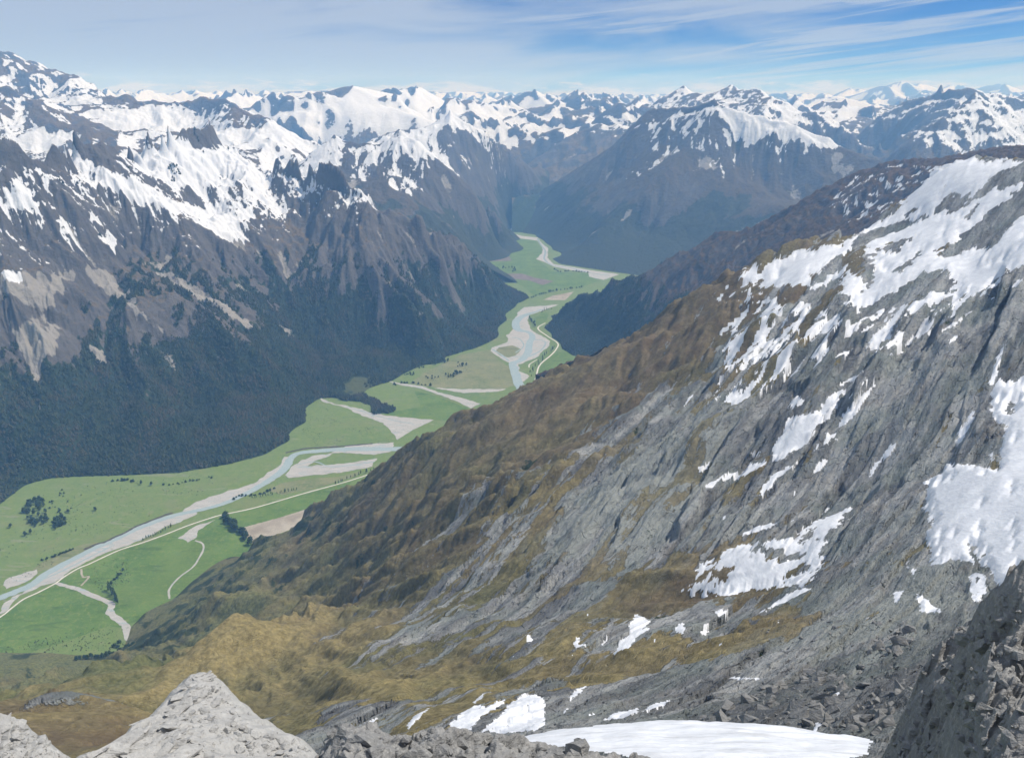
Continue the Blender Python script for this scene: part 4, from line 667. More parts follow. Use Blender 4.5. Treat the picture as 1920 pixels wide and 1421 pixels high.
ribbon('river', C_([(560, 1490), (520, 1412), (490, 1312), (480, 1268), (540, 1245), (590, 1190), (602, 1120), (625, 1075), (600, 1040), (520, 1020), (500, 980), (520, 940), (590, 905), (640, 890), (700, 870)]), [60, 58, 56, 50, 50, 52, 48, 45, 40, 55, 60, 60, 50, 30, 20], MAT['water'], 0.95, 'river reach above the flats', 0.2, 4)
for k, (pts, w) in enumerate(((C_([(495, 238), (485, 180), (455, 150)]), 55), (C_([(470, 115), (550, 103)]), 60), (C_([(440, 100), (400, 75), (390, 50), (440, 43)]), 60), (C_([(470, 270), (498, 235)]), 50))):
    ribbon('river', pts, w, MAT['gravel'], 0.6, 'distant gravel streak %s up the valley' % ('where the river leaves the flat', 'across the narrow gorge', 'at the last visible bend', 'at the head of the green flat')[k], 0.3, k)
for k, (pts, w) in enumerate(((B_([(470, 590), (560, 575), (640, 600), (760, 590), (860, 575)]), 7), (C_([(330, 1165), (400, 1210), (450, 1250)]), 14), (C_([(640, 1090), (720, 1110), (690, 1170), (600, 1220)]), 12), (C_([(470, 1075), (530, 1090), (560, 1140), (500, 1190)]), 10), (B_([(720, 300), (850, 340), (960, 370), (1050, 385)]), 6), (C_([(662, 345), (690, 395), (720, 440), (715, 500), (780, 545), (900, 562), (1050, 600), (1200, 618)]), 20), (A_([(120, 905), (260, 850), (420, 780), (600, 690), (760, 610)]), 7))):
    ribbon('river_braid', pts, w, MAT['water'], 0.9, 'thin side channel %s' % ('through the gravel island', 'round the grassy island', 'on the right of the wide gravel bed', 'on the left of the wide gravel bed', 'down the braided fan', 'in the upper river bed', 'in the long near gravel bar')[k], 0.5, 30 + k)
ribbon('stream', A_([(370, 862), (450, 885), (530, 907), (600, 940), (700, 980), (745, 1010), (733, 1060), (800, 1115), (842, 1160), (858, 1230), (965, 1305)]), [14, 16, 18, 20, 18, 22, 24, 22, 24, 20, 14], MAT['gravel'], 0.7, 'gravelly creek crossing the paddock to the river', 0.4, 7)
ribbon('stream', A_([(1300, 580), (1350, 602), (1350, 650), (1290, 750), (1200, 820), (1130, 900), (1128, 968)]), 7, MAT['gravel'], 0.7, 'thin pale creek winding through the green paddock', 0.5, 8)
ribbon('track', A_([(540, 770), (552, 822), (592, 822), (540, 882)]), 7, MAT['tan'], 0.7, 'short farm track below the road', 0.3, 9)
ribbon('road', [(-60, 1190), (0, 1157), (22, 1140), (45, 1123), (73, 1110), (104, 1093.5), (121, 1081), (146, 1066), (166, 1058), (186, 1048.5), (225, 1031), (267, 1017.5), (310, 1002), (352, 985.5), (394, 971.5), (417, 965), (478, 952), (567, 926), (650, 903), (720, 880)], 6.5, MAT['road'], 1.0, 'pale gravel road following the river')
ribbon('road', C_([(640, 1420), (655, 1355), (680, 1280), (760, 1210), (800, 1165), (812, 1120), (740, 1070), (665, 1010), (720, 970)]), 9, MAT['road'], 1.0, 'pale road curving below the dark spur')
ribbon('road', C_([(600, 1300), (605, 1275), (660, 1240)]), 7, MAT['road'], 1.0, 'short pale track by the river')
ribbon('river_bank', A_([(560, 640), (640, 605), (700, 590), (760, 560), (840, 525), (900, 490), (1000, 450), (1100, 410), (1150, 395)]), 15, MAT['earth'], 0.3, 'dark eroded bank on the far side of the river', 0.5, 3, 3.5)
ribbon('river_bank', B_([(415, 530), (520, 508), (640, 502), (760, 492), (850, 484)]), 16, MAT['earth'], 0.3, 'dark cut bank above the river bend', 0.5, 4, 3.5)

# ------------------------------------------------------------------ trees
rnd = random.Random(5)
import bmesh
MAT['leaf'] = plain('dark_leaves', (0.014, 0.028, 0.012), (0.036, 0.058, 0.022), 0.22, 5)
MAT['poplar'] = plain('spring_green_leaves', (0.026, 0.052, 0.016), (0.06, 0.095, 0.03), 0.2, 5)
def beech():
    nb = NB('beech_forest_leaves'); oi = nb.N.new('ShaderNodeObjectInfo'); n = nb.noise(0.006, 6, 0.65); n2 = nb.noise(0.025, 4, 0.6)
    c = nb.mix(oi.outputs['Random'], (0.016, 0.027, 0.013), (0.058, 0.07, 0.03)); c = nb.mix(nb.step(n2, 0.45, 0.65, 0, 0.6), c, (0.085, 0.098, 0.038)); return nb.done(nb.mix(nb.step(n, 0.45, 0.64, 0, 0.8), c, (0.09, 0.078, 0.05)))
MAT['beech'] = beech()
MAT['bark'] = plain('bark', (0.06, 0.05, 0.04), (0.12, 0.10, 0.08), 0.8, 4)
def crown_mesh(name, w, h0, h1, lobes, seed, mat):
    """foliage: several lumpy lobes with loose leaf clumps standing off them"""
    r = random.Random(seed); bm = bmesh.new()
    for k in range(lobes):
        u = (k + 0.5) / lobes; rad = w * (0.55 + 0.35 * math.sin(math.pi * min(1, u + 0.18))) * r.uniform(0.6, 0.85)
        a = k * 2.4 + r.random(); off = w * 0.38 * (1 - u * 0.55)
        c = (math.cos(a) * off, math.sin(a) * off, h0 + (h1 - h0) * (0.14 + 0.74 * u))
        g = bmesh.ops.create_icosphere(bm, subdivisions=1, radius=1.0)
        for v in g['verts']:
            s = r.uniform(0.72, 1.22); v.co = (c[0] + v.co.x * rad * s, c[1] + v.co.y * rad * s, c[2] + v.co.z * (h1 - h0) / lobes * 0.95 * s)
    for k in range(16):
        a = r.uniform(0, 6.28); z = r.uniform(h0, h1); e = w * (1.02 - 0.55 * (z - h0) / (h1 - h0)) * r.uniform(0.8, 1.1); s = w * r.uniform(0.12, 0.22)
        c = (math.cos(a) * e, math.sin(a) * e, z); vs_ = [bm.verts.new((c[0] + r.uniform(-s, s), c[1] + r.uniform(-s, s), c[2] + r.uniform(-s, s))) for _ in range(4)]
        for t in ((0, 1, 2), (0, 2, 3), (0, 3, 1), (1, 3, 2)): bm.faces.new([vs_[i] for i in t])
    me = bpy.data.meshes.new(name); bm.to_mesh(me); bm.free(); me.materials.append(mat); return me
def trunk_mesh(name, h, r0):
    bm = bmesh.new()
    def tube(p, q, a, b):
        d = np.array(q) - np.array(p); d = d / np.linalg.norm(d); u = np.cross(d, (0.3, 0.9, 0.1)); u /= np.linalg.norm(u); v = np.cross(d, u)
        R_ = [[bm.verts.new(tuple(np.array(c) + rr * (math.cos(k * 1.2566) * u + math.sin(k * 1.2566) * v))) for k in range(5)] for c, rr in ((p, a), (q, b))]
        for k in range(5): bm.faces.new((R_[0][k], R_[0][(k + 1) % 5], R_[1][(k + 1) % 5], R_[1][k]))
    tube((0, 0, -0.5), (0.1, 0, h * 0.5), r0, r0 * 0.6); tube((0.1, 0, h * 0.5), (0, 0.1, h * 0.9), r0 * 0.6, r0 * 0.15)
    for k in range(4):
        a = k * 1.7; tube((0.05, 0, h * (0.3 + 0.12 * k)), (math.cos(a) * h * 0.18, math.sin(a) * h * 0.18, h * (0.48 + 0.11 * k)), r0 * 0.35, r0 * 0.1)
    me = bpy.data.meshes.new(name); bm.to_mesh(me); bm.free(); me.materials.append(MAT['bark']); return me
KIND = {'broad': [(crown_mesh('crown', 6.2, 2.5, 15, 6, k, MAT['leaf']), trunk_mesh('trunk', 13, 0.5)) for k in range(3)],
        'poplar': [(crown_mesh('crown', 3.2, 2.0, 21, 7, 10 + k, MAT['poplar']), trunk_mesh('trunk', 18, 0.4)) for k in range(3)],
        'bush': [(crown_mesh('crown', 3.6, 0.2, 5.5, 4, 20 + k, MAT['leaf']), trunk_mesh('trunk', 4, 0.25)) for k in range(3)]}
def tree(kind, x, y, z, s, label, group, name=None, cat='tree'):
    e = bpy.data.objects.new(name or {'broad': 'tree', 'poplar': 'poplar_tree', 'bush': 'shrub'}[kind], None); col.objects.link(e)
    e.location = (x, y, z); s *= 1.35; e.scale = (s * rnd.uniform(0.85, 1.15), s * rnd.uniform(0.85, 1.15), s * rnd.uniform(0.8, 1.2)); e.rotation_euler.z = rnd.uniform(0, 6.28)
    e['label'] = label; e['category'] = 'shrub' if kind == 'bush' else cat; e['group'] = group
    c, t = rnd.choice(KIND[kind]); link('crown', c, e); link('trunk', t, e); return e
def floor_z(x, y):
    z = 0.0
    for L in (N, L1, L7):
        i, j = L.ij(np.array([x]), np.array([y]))
        if 0 <= i[0] < L.Z.shape[0] - 1 and 0 <= j[0] < L.Z.shape[1] - 1: z = max(z, float(bil(L.Z, i, j)[0]))
    return z
def row(kind, pts, n, s, label, group, wide=6.0):
    Q = smooth_line([onz(x, y, 0)[:2] for x, y in pts], 12); d = np.r_[0, np.cumsum(np.linalg.norm(np.diff(Q, axis=0), axis=1))]
    for k in range(n):
        u = d[-1] * (k + rnd.uniform(0.1, 0.9)) / n; x = np.interp(u, d, Q[:, 0]) + rnd.uniform(-wide, wide); y = np.interp(u, d, Q[:, 1]) + rnd.uniform(-wide, wide)
        tree(kind, x, y, floor_z(x, y), s * rnd.uniform(0.75, 1.25), label, group)
def clump(kind, poly, n, s, label, group):
    P = [onz(x, y, 0)[:2] for x, y in poly]; xs = [p[0] for p in P]; ys = [p[1] for p in P]; k = 0
    while k < n:
        x = rnd.uniform(min(xs), max(xs)); y = rnd.uniform(min(ys), max(ys))
        if in_poly(np.array([x]), np.array([y]), P)[0]: tree(kind, x, y, floor_z(x, y), s * rnd.uniform(0.7, 1.25), label, group); k += 1
row('broad', [(419, 970), (443, 992), (470, 1021)], 30, 1.4, 'tall dark tree in the thick shelterbelt beside the tan field', 'shelterbelt beside the tan field', 13)
row('poplar', [(205, 1106), (213, 1118), (223, 1134)], 11, 1.25, 'dark conifer in the short belt beside the creek', 'short belt beside the creek', 5)
row('bush', [(208, 1096), (220, 1081), (233, 1068)], 8, 1.3, 'shrub in the thin line above the short belt', 'thin line of shrubs in the paddock', 5)
row('poplar', [(266, 1014), (295, 1002), (323, 986)], 17, 0.55, 'young tree on the gravel bar by the road', 'trees on the gravel bar', 4)
row('bush', [(434, 938), (452, 930), (480, 928), (515, 916)], 20, 1.25, 'riverside bush below the bend', 'riverside bushes below the bend', 8)
row('poplar', [(470, 934), (520, 926), (560, 917)], 18, 0.6, 'tree in the row between the road and the river bend', 'trees between road and river bend', 6)
row('poplar', [(628, 909), (665, 893), (705, 882)], 14, 0.7, 'tree at the roadside where the slope hides the river', 'roadside trees near the slope', 5)
row('bush', [(76, 1052), (105, 1042), (139, 1029)], 15, 1.2, 'shrub in the straight line across the river', 'straight line of shrubs across the river', 4)
clump('broad', [(42, 962), (55, 938), (78, 935), (86, 950), (70, 962)], 24, 1.15, 'dark tree in the upper clump on the left pasture', 'upper clump on the left pasture')
clump('broad', [(45, 980), (58, 966), (72, 962), (92, 958), (91, 980), (72, 988), (58, 986)], 22, 1.15, 'dark tree in the lower clump on the left pasture', 'lower clump on the left pasture')
clump('broad', [(94, 989), (106, 972), (123, 974), (123, 986), (103, 993)], 16, 1.15, 'dark tree in the round grove right of the clumps', 'round grove on the left pasture')
clump('bush', [(80, 935), (110, 915), (150, 935), (130, 962), (95, 965)], 16, 0.9, 'small shrub dotted on the pasture near the clumps', 'shrubs dotted on the left pasture')
for (px, py), w in (((179, 957), 'lone dark tree on the open left pasture'), ((112, 960), 'tree just above the round grove'), ((128, 961), 'small tree right above the round grove'), ((48, 1004), 'left tree of the pair below the clumps'), ((58, 1000), 'right tree of the pair below the clumps'), ((20, 989), 'single tree left of the clumps'), ((265, 908), 'first lone tree below the forest edge'), ((284, 910), 'second lone tree below the forest edge')):
    x, y, _ = onz(px, py); tree('broad', x, y, floor_z(x, y), 0.95, w, 'lone trees on the left pasture')
row('bush', [(205, 903), (240, 900), (250, 906)], 10, 1.5, 'shrub along the forest edge above the pasture', 'shrubs along the forest edge', 8)
row('bush', [(300, 908), (330, 907), (370, 900), (395, 895)], 14, 1.1, 'scrub bush on the terrace under the forest', 'scrub on the terrace under the forest', 10)
row('broad', [(140, 1247), (175, 1240), (216, 1232)], 14, 0.8, 'tree in the row at the foot of the golden slope', 'row at the foot of the golden slope', 5)
row('bush', [(217, 1202), (226, 1222), (256, 1216)], 9, 1.4, 'bush beside the creek mouth', 'bushes beside the creek mouth', 8)
clump('broad', [(856, 681), (878, 681), (876, 688), (858, 689)], 8, 0.9, 'tree in the upper group on the olive flat', 'upper group on the olive flat')
clump('broad', [(830, 702), (846, 699), (866, 699), (864, 706), (834, 709)], 14, 1.0, 'tree in the dark row on the olive flat', 'dark row on the olive flat')
clump('broad', [(793, 706), (826, 706), (826, 711), (793, 711)], 6, 0.9, 'tree left of the dark row on the olive flat', 'trees left of the dark row')
clump('broad', [(812, 678), (828, 672), (845, 676), (840, 684), (815, 686)], 10, 1.0, 'tree at the edge of the forest above the olive flat', 'trees at the forest edge above the flat')
clump('bush', [(716, 706), (740, 690), (782, 672), (800, 690), (775, 704)], 34, 1.4, 'small bush scattered between forest and olive flat', 'bushes between forest and olive flat')
row('bush', [(735, 722), (765, 718), (790, 722), (812, 724)], 12, 1.7, 'bush along the thin creek bed', 'bushes along the thin creek bed', 12)
row('broad', C_([(360, 600), (380, 575), (430, 565), (485, 570), (490, 600)]), 16, 1.2, 'tree in the dark belt on the upper flat', 'dark belt on the upper flat', 14)
row('bush', C_([(780, 575), (830, 592), (900, 588), (1040, 598)]), 14, 2.0, 'bush along the upper river bed', 'bushes along the upper river bed', 8)
row('broad', C_([(590, 795), (680, 765), (800, 735), (1000, 710)]), 22, 1.1, 'tree in the long belt across the upper flat', 'long belt across the upper flat', 8)
row('broad', C_([(595, 930), (620, 960), (650, 1000)]), 9, 1.0, 'tree on the river bank by the small paddock', 'river bank trees by the small paddock', 10)
row('poplar', C_([(600, 1370), (640, 1310), (700, 1240), (780, 1140)]), 16, 0.9, 'tree between the upper road and the river', 'trees between upper road and river', 14)
row('poplar', C_([(690, 895), (740, 875), (770, 870)]), 6, 0.9, 'tree above the small paddock', 'trees above the small paddock', 8)
# the beech forest on the far slopes: one mass of many thousand crowns
def forest(name, L, spacing, x0, x1, y0, y1, smin, smax, proto, label, seed, given=None):
    r = np.random.RandomState(seed); gx, gy = np.meshgrid(np.arange(x0, x1, spacing), np.arange(y0, y1, spacing))
    x = (gx + r.uniform(-.5, .5, gx.shape) * spacing).ravel(); y = (gy + r.uniform(-.5, .5, gx.shape) * spacing).ravel()
    i, j = L.ij(x, y); ok = (i > 1) & (i < L.Z.shape[0] - 2) & (j > 1) & (j < L.Z.shape[1] - 2); x, y, i, j = x[ok], y[ok], i[ok], j[ok]
    z = bil(L.Z, i, j); f = bil(L.attr['forest'], i, j) - np.clip(bil(L.attr['pale'], i, j) - 0.3, 0, 1) * 2 + 0.42 * fbm(x / 150, y / 150, 4, seed + 3) + 0.2 * fbm(x / 500, y / 500, 3, seed + 13) + 0.06
    px, py, _ = project(x, y, z); ok = (f > 0.5 + 0.1 * r.rand(len(x))) & (z > -1) & (px > -120) & (px < 2040); x, y, z = x[ok], y[ok], z[ok]
    if given is not None: x, y = given[:, 0], given[:, 1]; z = np.zeros(len(x)) - 0.2
    sz = r.uniform(smin, smax, len(x)) * (1 + 0.25 * fbm(x / 70, y / 70, 2, seed))
    me = bpy.data.meshes.new(name); me.vertices.add(len(x)); me.vertices.foreach_set('co', np.stack([x, y, z], 1).astype(np.float32).ravel())
    a = me.attributes.new('size', 'FLOAT', 'POINT'); a.data.foreach_set('value', sz.astype(np.float32)); a = me.attributes.new('turn', 'FLOAT', 'POINT'); a.data.foreach_set('value', r.uniform(0, 6.28, len(x)).astype(np.float32))
    o = link(name, me); o['kind'] = 'stuff'; o['label'] = label
    ng = bpy.data.node_groups.new(name, 'GeometryNodeTree'); ng.interface.new_socket('Geometry', in_out='INPUT', socket_type='NodeSocketGeometry'); ng.interface.new_socket('Geometry', in_out='OUTPUT', socket_type='NodeSocketGeometry')
    N_ = ng.nodes; gi = N_.new('NodeGroupInput'); go = N_.new('NodeGroupOutput'); ip = N_.new('GeometryNodeInstanceOnPoints'); oi = N_.new('GeometryNodeObjectInfo'); oi.inputs['Object'].default_value = proto; oi.inputs['As Instance'].default_value = True
    na = N_.new('GeometryNodeInputNamedAttribute'); na.data_type = 'FLOAT'; na.inputs['Name'].default_value = 'size'; nt_ = N_.new('GeometryNodeInputNamedAttribute'); nt_.data_type = 'FLOAT'; nt_.inputs['Name'].default_value = 'turn'
    cx = N_.new('ShaderNodeCombineXYZ'); ng.links.new(nt_.outputs['Attribute'], cx.inputs['Z'])
    ng.links.new(gi.outputs[0], ip.inputs['Points']); ng.links.new(oi.outputs['Geometry'], ip.inputs['Instance']); ng.links.new(na.outputs['Attribute'], ip.inputs['Scale']); ng.links.new(cx.outputs[0], ip.inputs['Rotation']); ng.links.new(ip.outputs[0], go.inputs[0])
    o.modifiers.new('crowns', 'NODES').node_group = ng; print('forest', name, len(x)); return o
def pasture_scrub():
    r = np.random.RandomState(9); polys = [[(0, 1000), (60, 930), (200, 905), (430, 885), (520, 870), (440, 905), (330, 950), (200, 1000), (60, 1080), (0, 1100)], [(550, 830), (600, 760), (700, 800), (740, 830), (640, 845)], [(0, 1215), (200, 1170), (235, 1190), (240, 1215), (0, 1240)], [(800, 700), (880, 680), (950, 690), (950, 720), (820, 722)], [(150, 1070), (240, 1040), (250, 1090), (190, 1110)]]
    pts = []
    for pl, n in zip(polys, (900, 350, 260, 200, 160)):
        Q = [onz(x, y, 0)[:2] for x, y in pl]; xs = [q[0] for q in Q]; ys = [q[1] for q in Q]
        x = r.uniform(min(xs), max(xs), n * 3); y = r.uniform(min(ys), max(ys), n * 3); k = in_poly(x, y, Q) & (fbm(x / 120, y / 120, 3, 33) > -0.05 + 0.5 * r.rand(len(x)) - 0.25); pts += [(a, b) for a, b in zip(x[k], y[k])][:n]
    return np.array(pts)
bx, by, bz = onz(128, 893, 0); bz = floor_z(bx, by)
bt = bpy.data.objects.new('beech_tree', None); col.objects.link(bt); bt.location = (bx, by, bz); bt['label'] = 'dark beech tree at the forest edge above the left pasture'; bt['category'] = 'tree'
bc = link('crown', crown_mesh('beech_crown', 6.0, 0.0, 12.5, 4, 41, MAT['beech']), bt); link('trunk', trunk_mesh('trunk', 8, 0.5), bt)
forest('beech_forest', L1, 12.5, -2900, 600, 2650, 6700, 0.6, 1.7, bc, 'dark beech forest clothing the lower left mountain', 3)
forest('beech_forest', L7, 13.0, 150, 2000, 4200, 6400, 0.5, 1.0, bc, 'dark forest on the foot of the spur by the river', 5)
forest('pasture_scrub', L1, 500.0, -2900, 600, 2650, 6700, 0.12, 0.34, bc, 'tiny scattered scrub bushes on the rough pasture', 15, pasture_scrub())
# ------------------------------------------------------------------ snow left on the near slope
def world_poly(L, poly, Ymin=0): return [L.hit(x, y, Ymin)[:2] for x, y in dens([tuple(map(float, p)) for p in list(poly) + [poly[0]]], 7)[:-1]]
def snow_mesh(name, polys, cut=(), thr=None, label=None, thing=True, ragged=0.006, seed=0, thick=1.0, group=None, streak=None, L=None, Lb=None, nb_=14, lift=0.0):
    L = L or N; Lb = L.Z
    PP = [world_poly(L, p) for p in polys]; CC = [world_poly(L, p) for p in cut]
    xs = np.array([q for p in PP for q in p]); i, j = L.ij(xs[:, 0], xs[:, 1]); i0, i1 = max(0, int(i.min()) - 6), min(L.Z.shape[0], int(i.max()) + 8); j0, j1 = max(0, int(j.min()) - 6), min(L.Z.shape[1], int(j.max()) + 8)
    X, Y, Z_ = L.X[i0:i1, j0:j1], L.Y[i0:i1, j0:j1], L.Z[i0:i1, j0:j1]; zb = blur(Z_, nb_)
    sc_ = Y * 0.018; a = ragged * Y; wx = X + a * fbm(X / sc_.mean(), Y / sc_.mean(), 4, 81 + seed, 0.72); wy = Y + 0.8 * a * fbm(X / sc_.mean() + 40, Y / sc_.mean(), 4, 85 + seed, 0.72)
    f2 = sc_.mean() / 5; wx = wx + 0.45 * a * fbm(X / f2, Y / f2, 3, 181 + seed, 0.6); wy = wy + 0.35 * a * fbm(X / f2 + 9, Y / f2, 3, 185 + seed, 0.6)
    m = np.zeros(X.shape, bool)
    for p in PP: m |= in_poly(wx, wy, p)
    for p in CC: m &= ~in_poly(wx, wy, p)
    if thr is not None: m &= streak[i0:i1, j0:j1] > thr
    if thing: m &= fbm(X / f2 * 0.8, Y / f2 * 0.8, 3, 191 + seed) > -0.95
    d = m.astype(np.float32); cur = m.copy()
    for k in range(5):
        e = cur.copy(); e[1:] &= cur[:-1]; e[:-1] &= cur[1:]; e[:, 1:] &= cur[:, :-1]; e[:, :-1] &= cur[:, 1:]; cur = e; d += cur
    q = (m[:-1, :-1].astype(int) + m[1:, :-1] + m[:-1, 1:] + m[1:, 1:]) >= 3
    if q.sum() < 2: return None
    f = np.clip(Y / 1000, 0.3, 2.0) * thick; u = np.clip(d / 6, 0, 1)
    z = Z_ * (1 - u) + np.maximum(zb, Z_ - 1.0 * f) * u + f * np.where(d <= 1, 0.08, 0.3 + (0.6 + lift) * u)
    o = grid_mesh(name, X, Y, z, q, MAT['snow'])
    if thing:
        o['label'] = label; o['category'] = 'snow patch'; o['group'] = group or 'snow patches on the near slope'
    else:
        o['kind'] = 'stuff'; o['label'] = label
    return o
# the big snowfields fill the hollows, so the ground under them lies smoother
UPPER = [(1398, 505), (1412, 490), (1425, 503), (1445, 488), (1465, 480), (1487, 470), (1530, 464), (1560, 455), (1592, 449), (1630, 424), (1678, 401), (1692, 377), (1708, 350), (1746, 333), (1780, 306), (1807, 295), (1850, 299), (1919, 301), (1990, 300), (1990, 480), (1920, 500), (1880, 515), (1830, 555), (1770, 560), (1720, 580), (1640, 600), (1600, 585), (1575, 545), (1530, 545), (1500, 535), (1440, 540), (1408, 530)]
TERR = RBz([(0, 470), (70, 440), (50, 390), (110, 330), (200, 340), (210, 290), (320, 230), (420, 225), (520, 200), (600, 190), (700, 120), (800, 85), (935, 30), (890, 110), (800, 170), (780, 330), (720, 450), (500, 480), (220, 525), (0, 500)])
bigsnow = R6z([(2100, 560), (1895, 600), (1840, 640), (1760, 620), (1710, 690), (1710, 790), (1740, 870), (1790, 880), (1770, 980), (1750, 1050), (1760, 1130), (1640, 1110), (1560, 1090), (1450, 1100), (1440, 1150), (1350, 1190), (1350, 1280), (1335, 1370)]) + RBz([(1340, 60), (1390, 130), (1330, 190), (1370, 250), (1380, 350), (1440, 350), (1490, 320), (1590, 330), (1640, 350), (1700, 400), (1760, 470), (2100, 480)])
smooth = blur(N.Z, 70)
for pl, k in ((UPPER, 0.72), (TERR, 0.6), (bigsnow, 0.93)):
    mk = blur(in_poly(N.X, N.Y, world_poly(N, pl)).astype(np.float32), 6) * k; N.Z = N.Z * (1 - mk) + smooth * mk
N.mesh('mountainside', MAT['near'], -6, label='near slope of grey schist slabs and golden tussock')
sd2 = dip(150, 24, 71, 5) + 0.3 * fbm(N.X / 60, N.Y / 60, 4, 75); sp = fbm(N.X / 34, N.Y / 26, 4, 77, 0.55)
snow_mesh('snowfield', [[(1398, 505), (1412, 490), (1425, 503), (1445, 488), (1465, 480), (1487, 470), (1530, 464), (1560, 455), (1592, 449), (1630, 424), (1678, 401), (1692, 377), (1708, 350), (1746, 333), (1780, 306), (1807, 295), (1850, 299), (1919, 301), (1990, 300), (1990, 480), (1920, 500), (1880, 515), (1830, 555), (1770, 560), (1720, 580), (1640, 600), (1600, 585), (1575, 545), (1530, 545), (1500, 535), (1440, 540), (1408, 530)]],
    cut=[[(1763, 374), (1776, 367), (1807, 370), (1820, 380), (1800, 394), (1780, 401), (1760, 397)], [(1824, 370), (1868, 328), (1895, 316), (1920, 304), (1990, 300), (1990, 345), (1900, 345), (1870, 350), (1840, 372)],
         [(1760, 468), (1787, 455), (1834, 418), (1874, 384), (1888, 377), (1911, 350), (1920, 343), (1990, 330), (1990, 420), (1920, 400), (1898, 420), (1880, 450), (1851, 468), (1820, 462), (1793, 482), (1766, 482)], [(1584, 509), (1604, 485), (1635, 475), (1638, 505), (1628, 543), (1618, 549), (1621, 516)],
         [(1526, 581), (1530, 544), (1574, 520), (1580, 551), (1567, 578)], [(1638, 571), (1651, 557), (1699, 534), (1736, 520), (1753, 530), (1732, 551), (1702, 578), (1645, 598), (1604, 588)], [(1651, 468), (1672, 455), (1699, 448), (1700, 462), (1680, 475)], R3z([(690, 1330), (870, 1200), (1000, 1060), (1360, 955), (1365, 970), (1060, 1100), (900, 1240), (720, 1345)]), R3z([(1230, 950), (1260, 930), (1300, 945), (1240, 965)]), R3z([(1190, 1250), (1280, 1190), (1330, 1140), (1330, 1160), (1210, 1280)]), R3z([(1540, 990), (1630, 900), (1640, 930), (1560, 990)]), R3z([(1210, 1400), (1330, 1280), (1480, 1150 + 120), (1500, 1400), (1370, 1380)])], label='broad snowfield high on the right shoulder with rock showing through', group='snowfields on the near slope', seed=3, ragged=0.009, nb_=45, lift=1.4)
snow_mesh('snow_streaks', [[(1330, 748), (1362, 690), (1356, 655), (1380, 622), (1340, 640), (1336, 634), (1370, 600), (1400, 572), (1480, 552), (1530, 575), (1590, 600), (1660, 580), (1760, 555), (1800, 530), (1880, 505), (1895, 520), (1830, 560), (1790, 592), (1740, 625), (1690, 655), (1640, 655), (1600, 660), (1560, 672), (1500, 700), (1455, 718), (1385, 762)]], thr=-0.02, streak=sd2, label='slanting streaks of snow on the tussock and slabs below the snowfield', thing=False, seed=5)
snow_mesh('snow_speckles', [[(1335, 562), (1350, 545), (1385, 505), (1420, 495), (1455, 545), (1445, 575), (1400, 585)]], thr=0.22, streak=sp, label='specks of snow on brown tussock at the edge of the slope', thing=False, seed=6, ragged=0.004)
snow_mesh('snow_streaks', [RBz([(0, 470), (70, 440), (50, 390), (110, 330), (200, 340), (210, 290), (320, 230), (420, 225), (520, 200), (600, 190), (700, 120), (800, 85), (935, 30), (890, 110), (800, 170), (780, 330), (720, 450), (500, 480), (220, 525), (0, 500)])], cut=[RBz(p) for p in ([(440, 300), (480, 250), (560, 260), (590, 330), (520, 330)], [(650, 220), (690, 170), (750, 130), (720, 190), (670, 230)], [(580, 330), (650, 275), (670, 290), (620, 330)], [(560, 400), (640, 360), (720, 350), (690, 390), (600, 410)], [(170, 430), (230, 360), (270, 360), (250, 430), (200, 450)], [(20, 450), (100, 400), (180, 375), (120, 420), (50, 450)], [(385, 270), (430, 240), (440, 270), (400, 285)])], label='ragged snow lying on the brown terrace below the grey face', group='snowfields on the near slope', seed=7, ragged=0.012, nb_=50, lift=1.2)
snow_mesh('snowfield', [bigsnow], cut=[RBz([(1580, 225), (1600, 230), (1660, 330), (1710, 410), (1690, 400), (1630, 330)]), R6z([(1800, 790), (1830, 740), (1840, 800), (1810, 830)])], label='smooth white snowfield filling the right edge above the dark crag', group='snowfields on the near slope', seed=8, ragged=0.005, thick=1.0, nb_=160, lift=4.5)
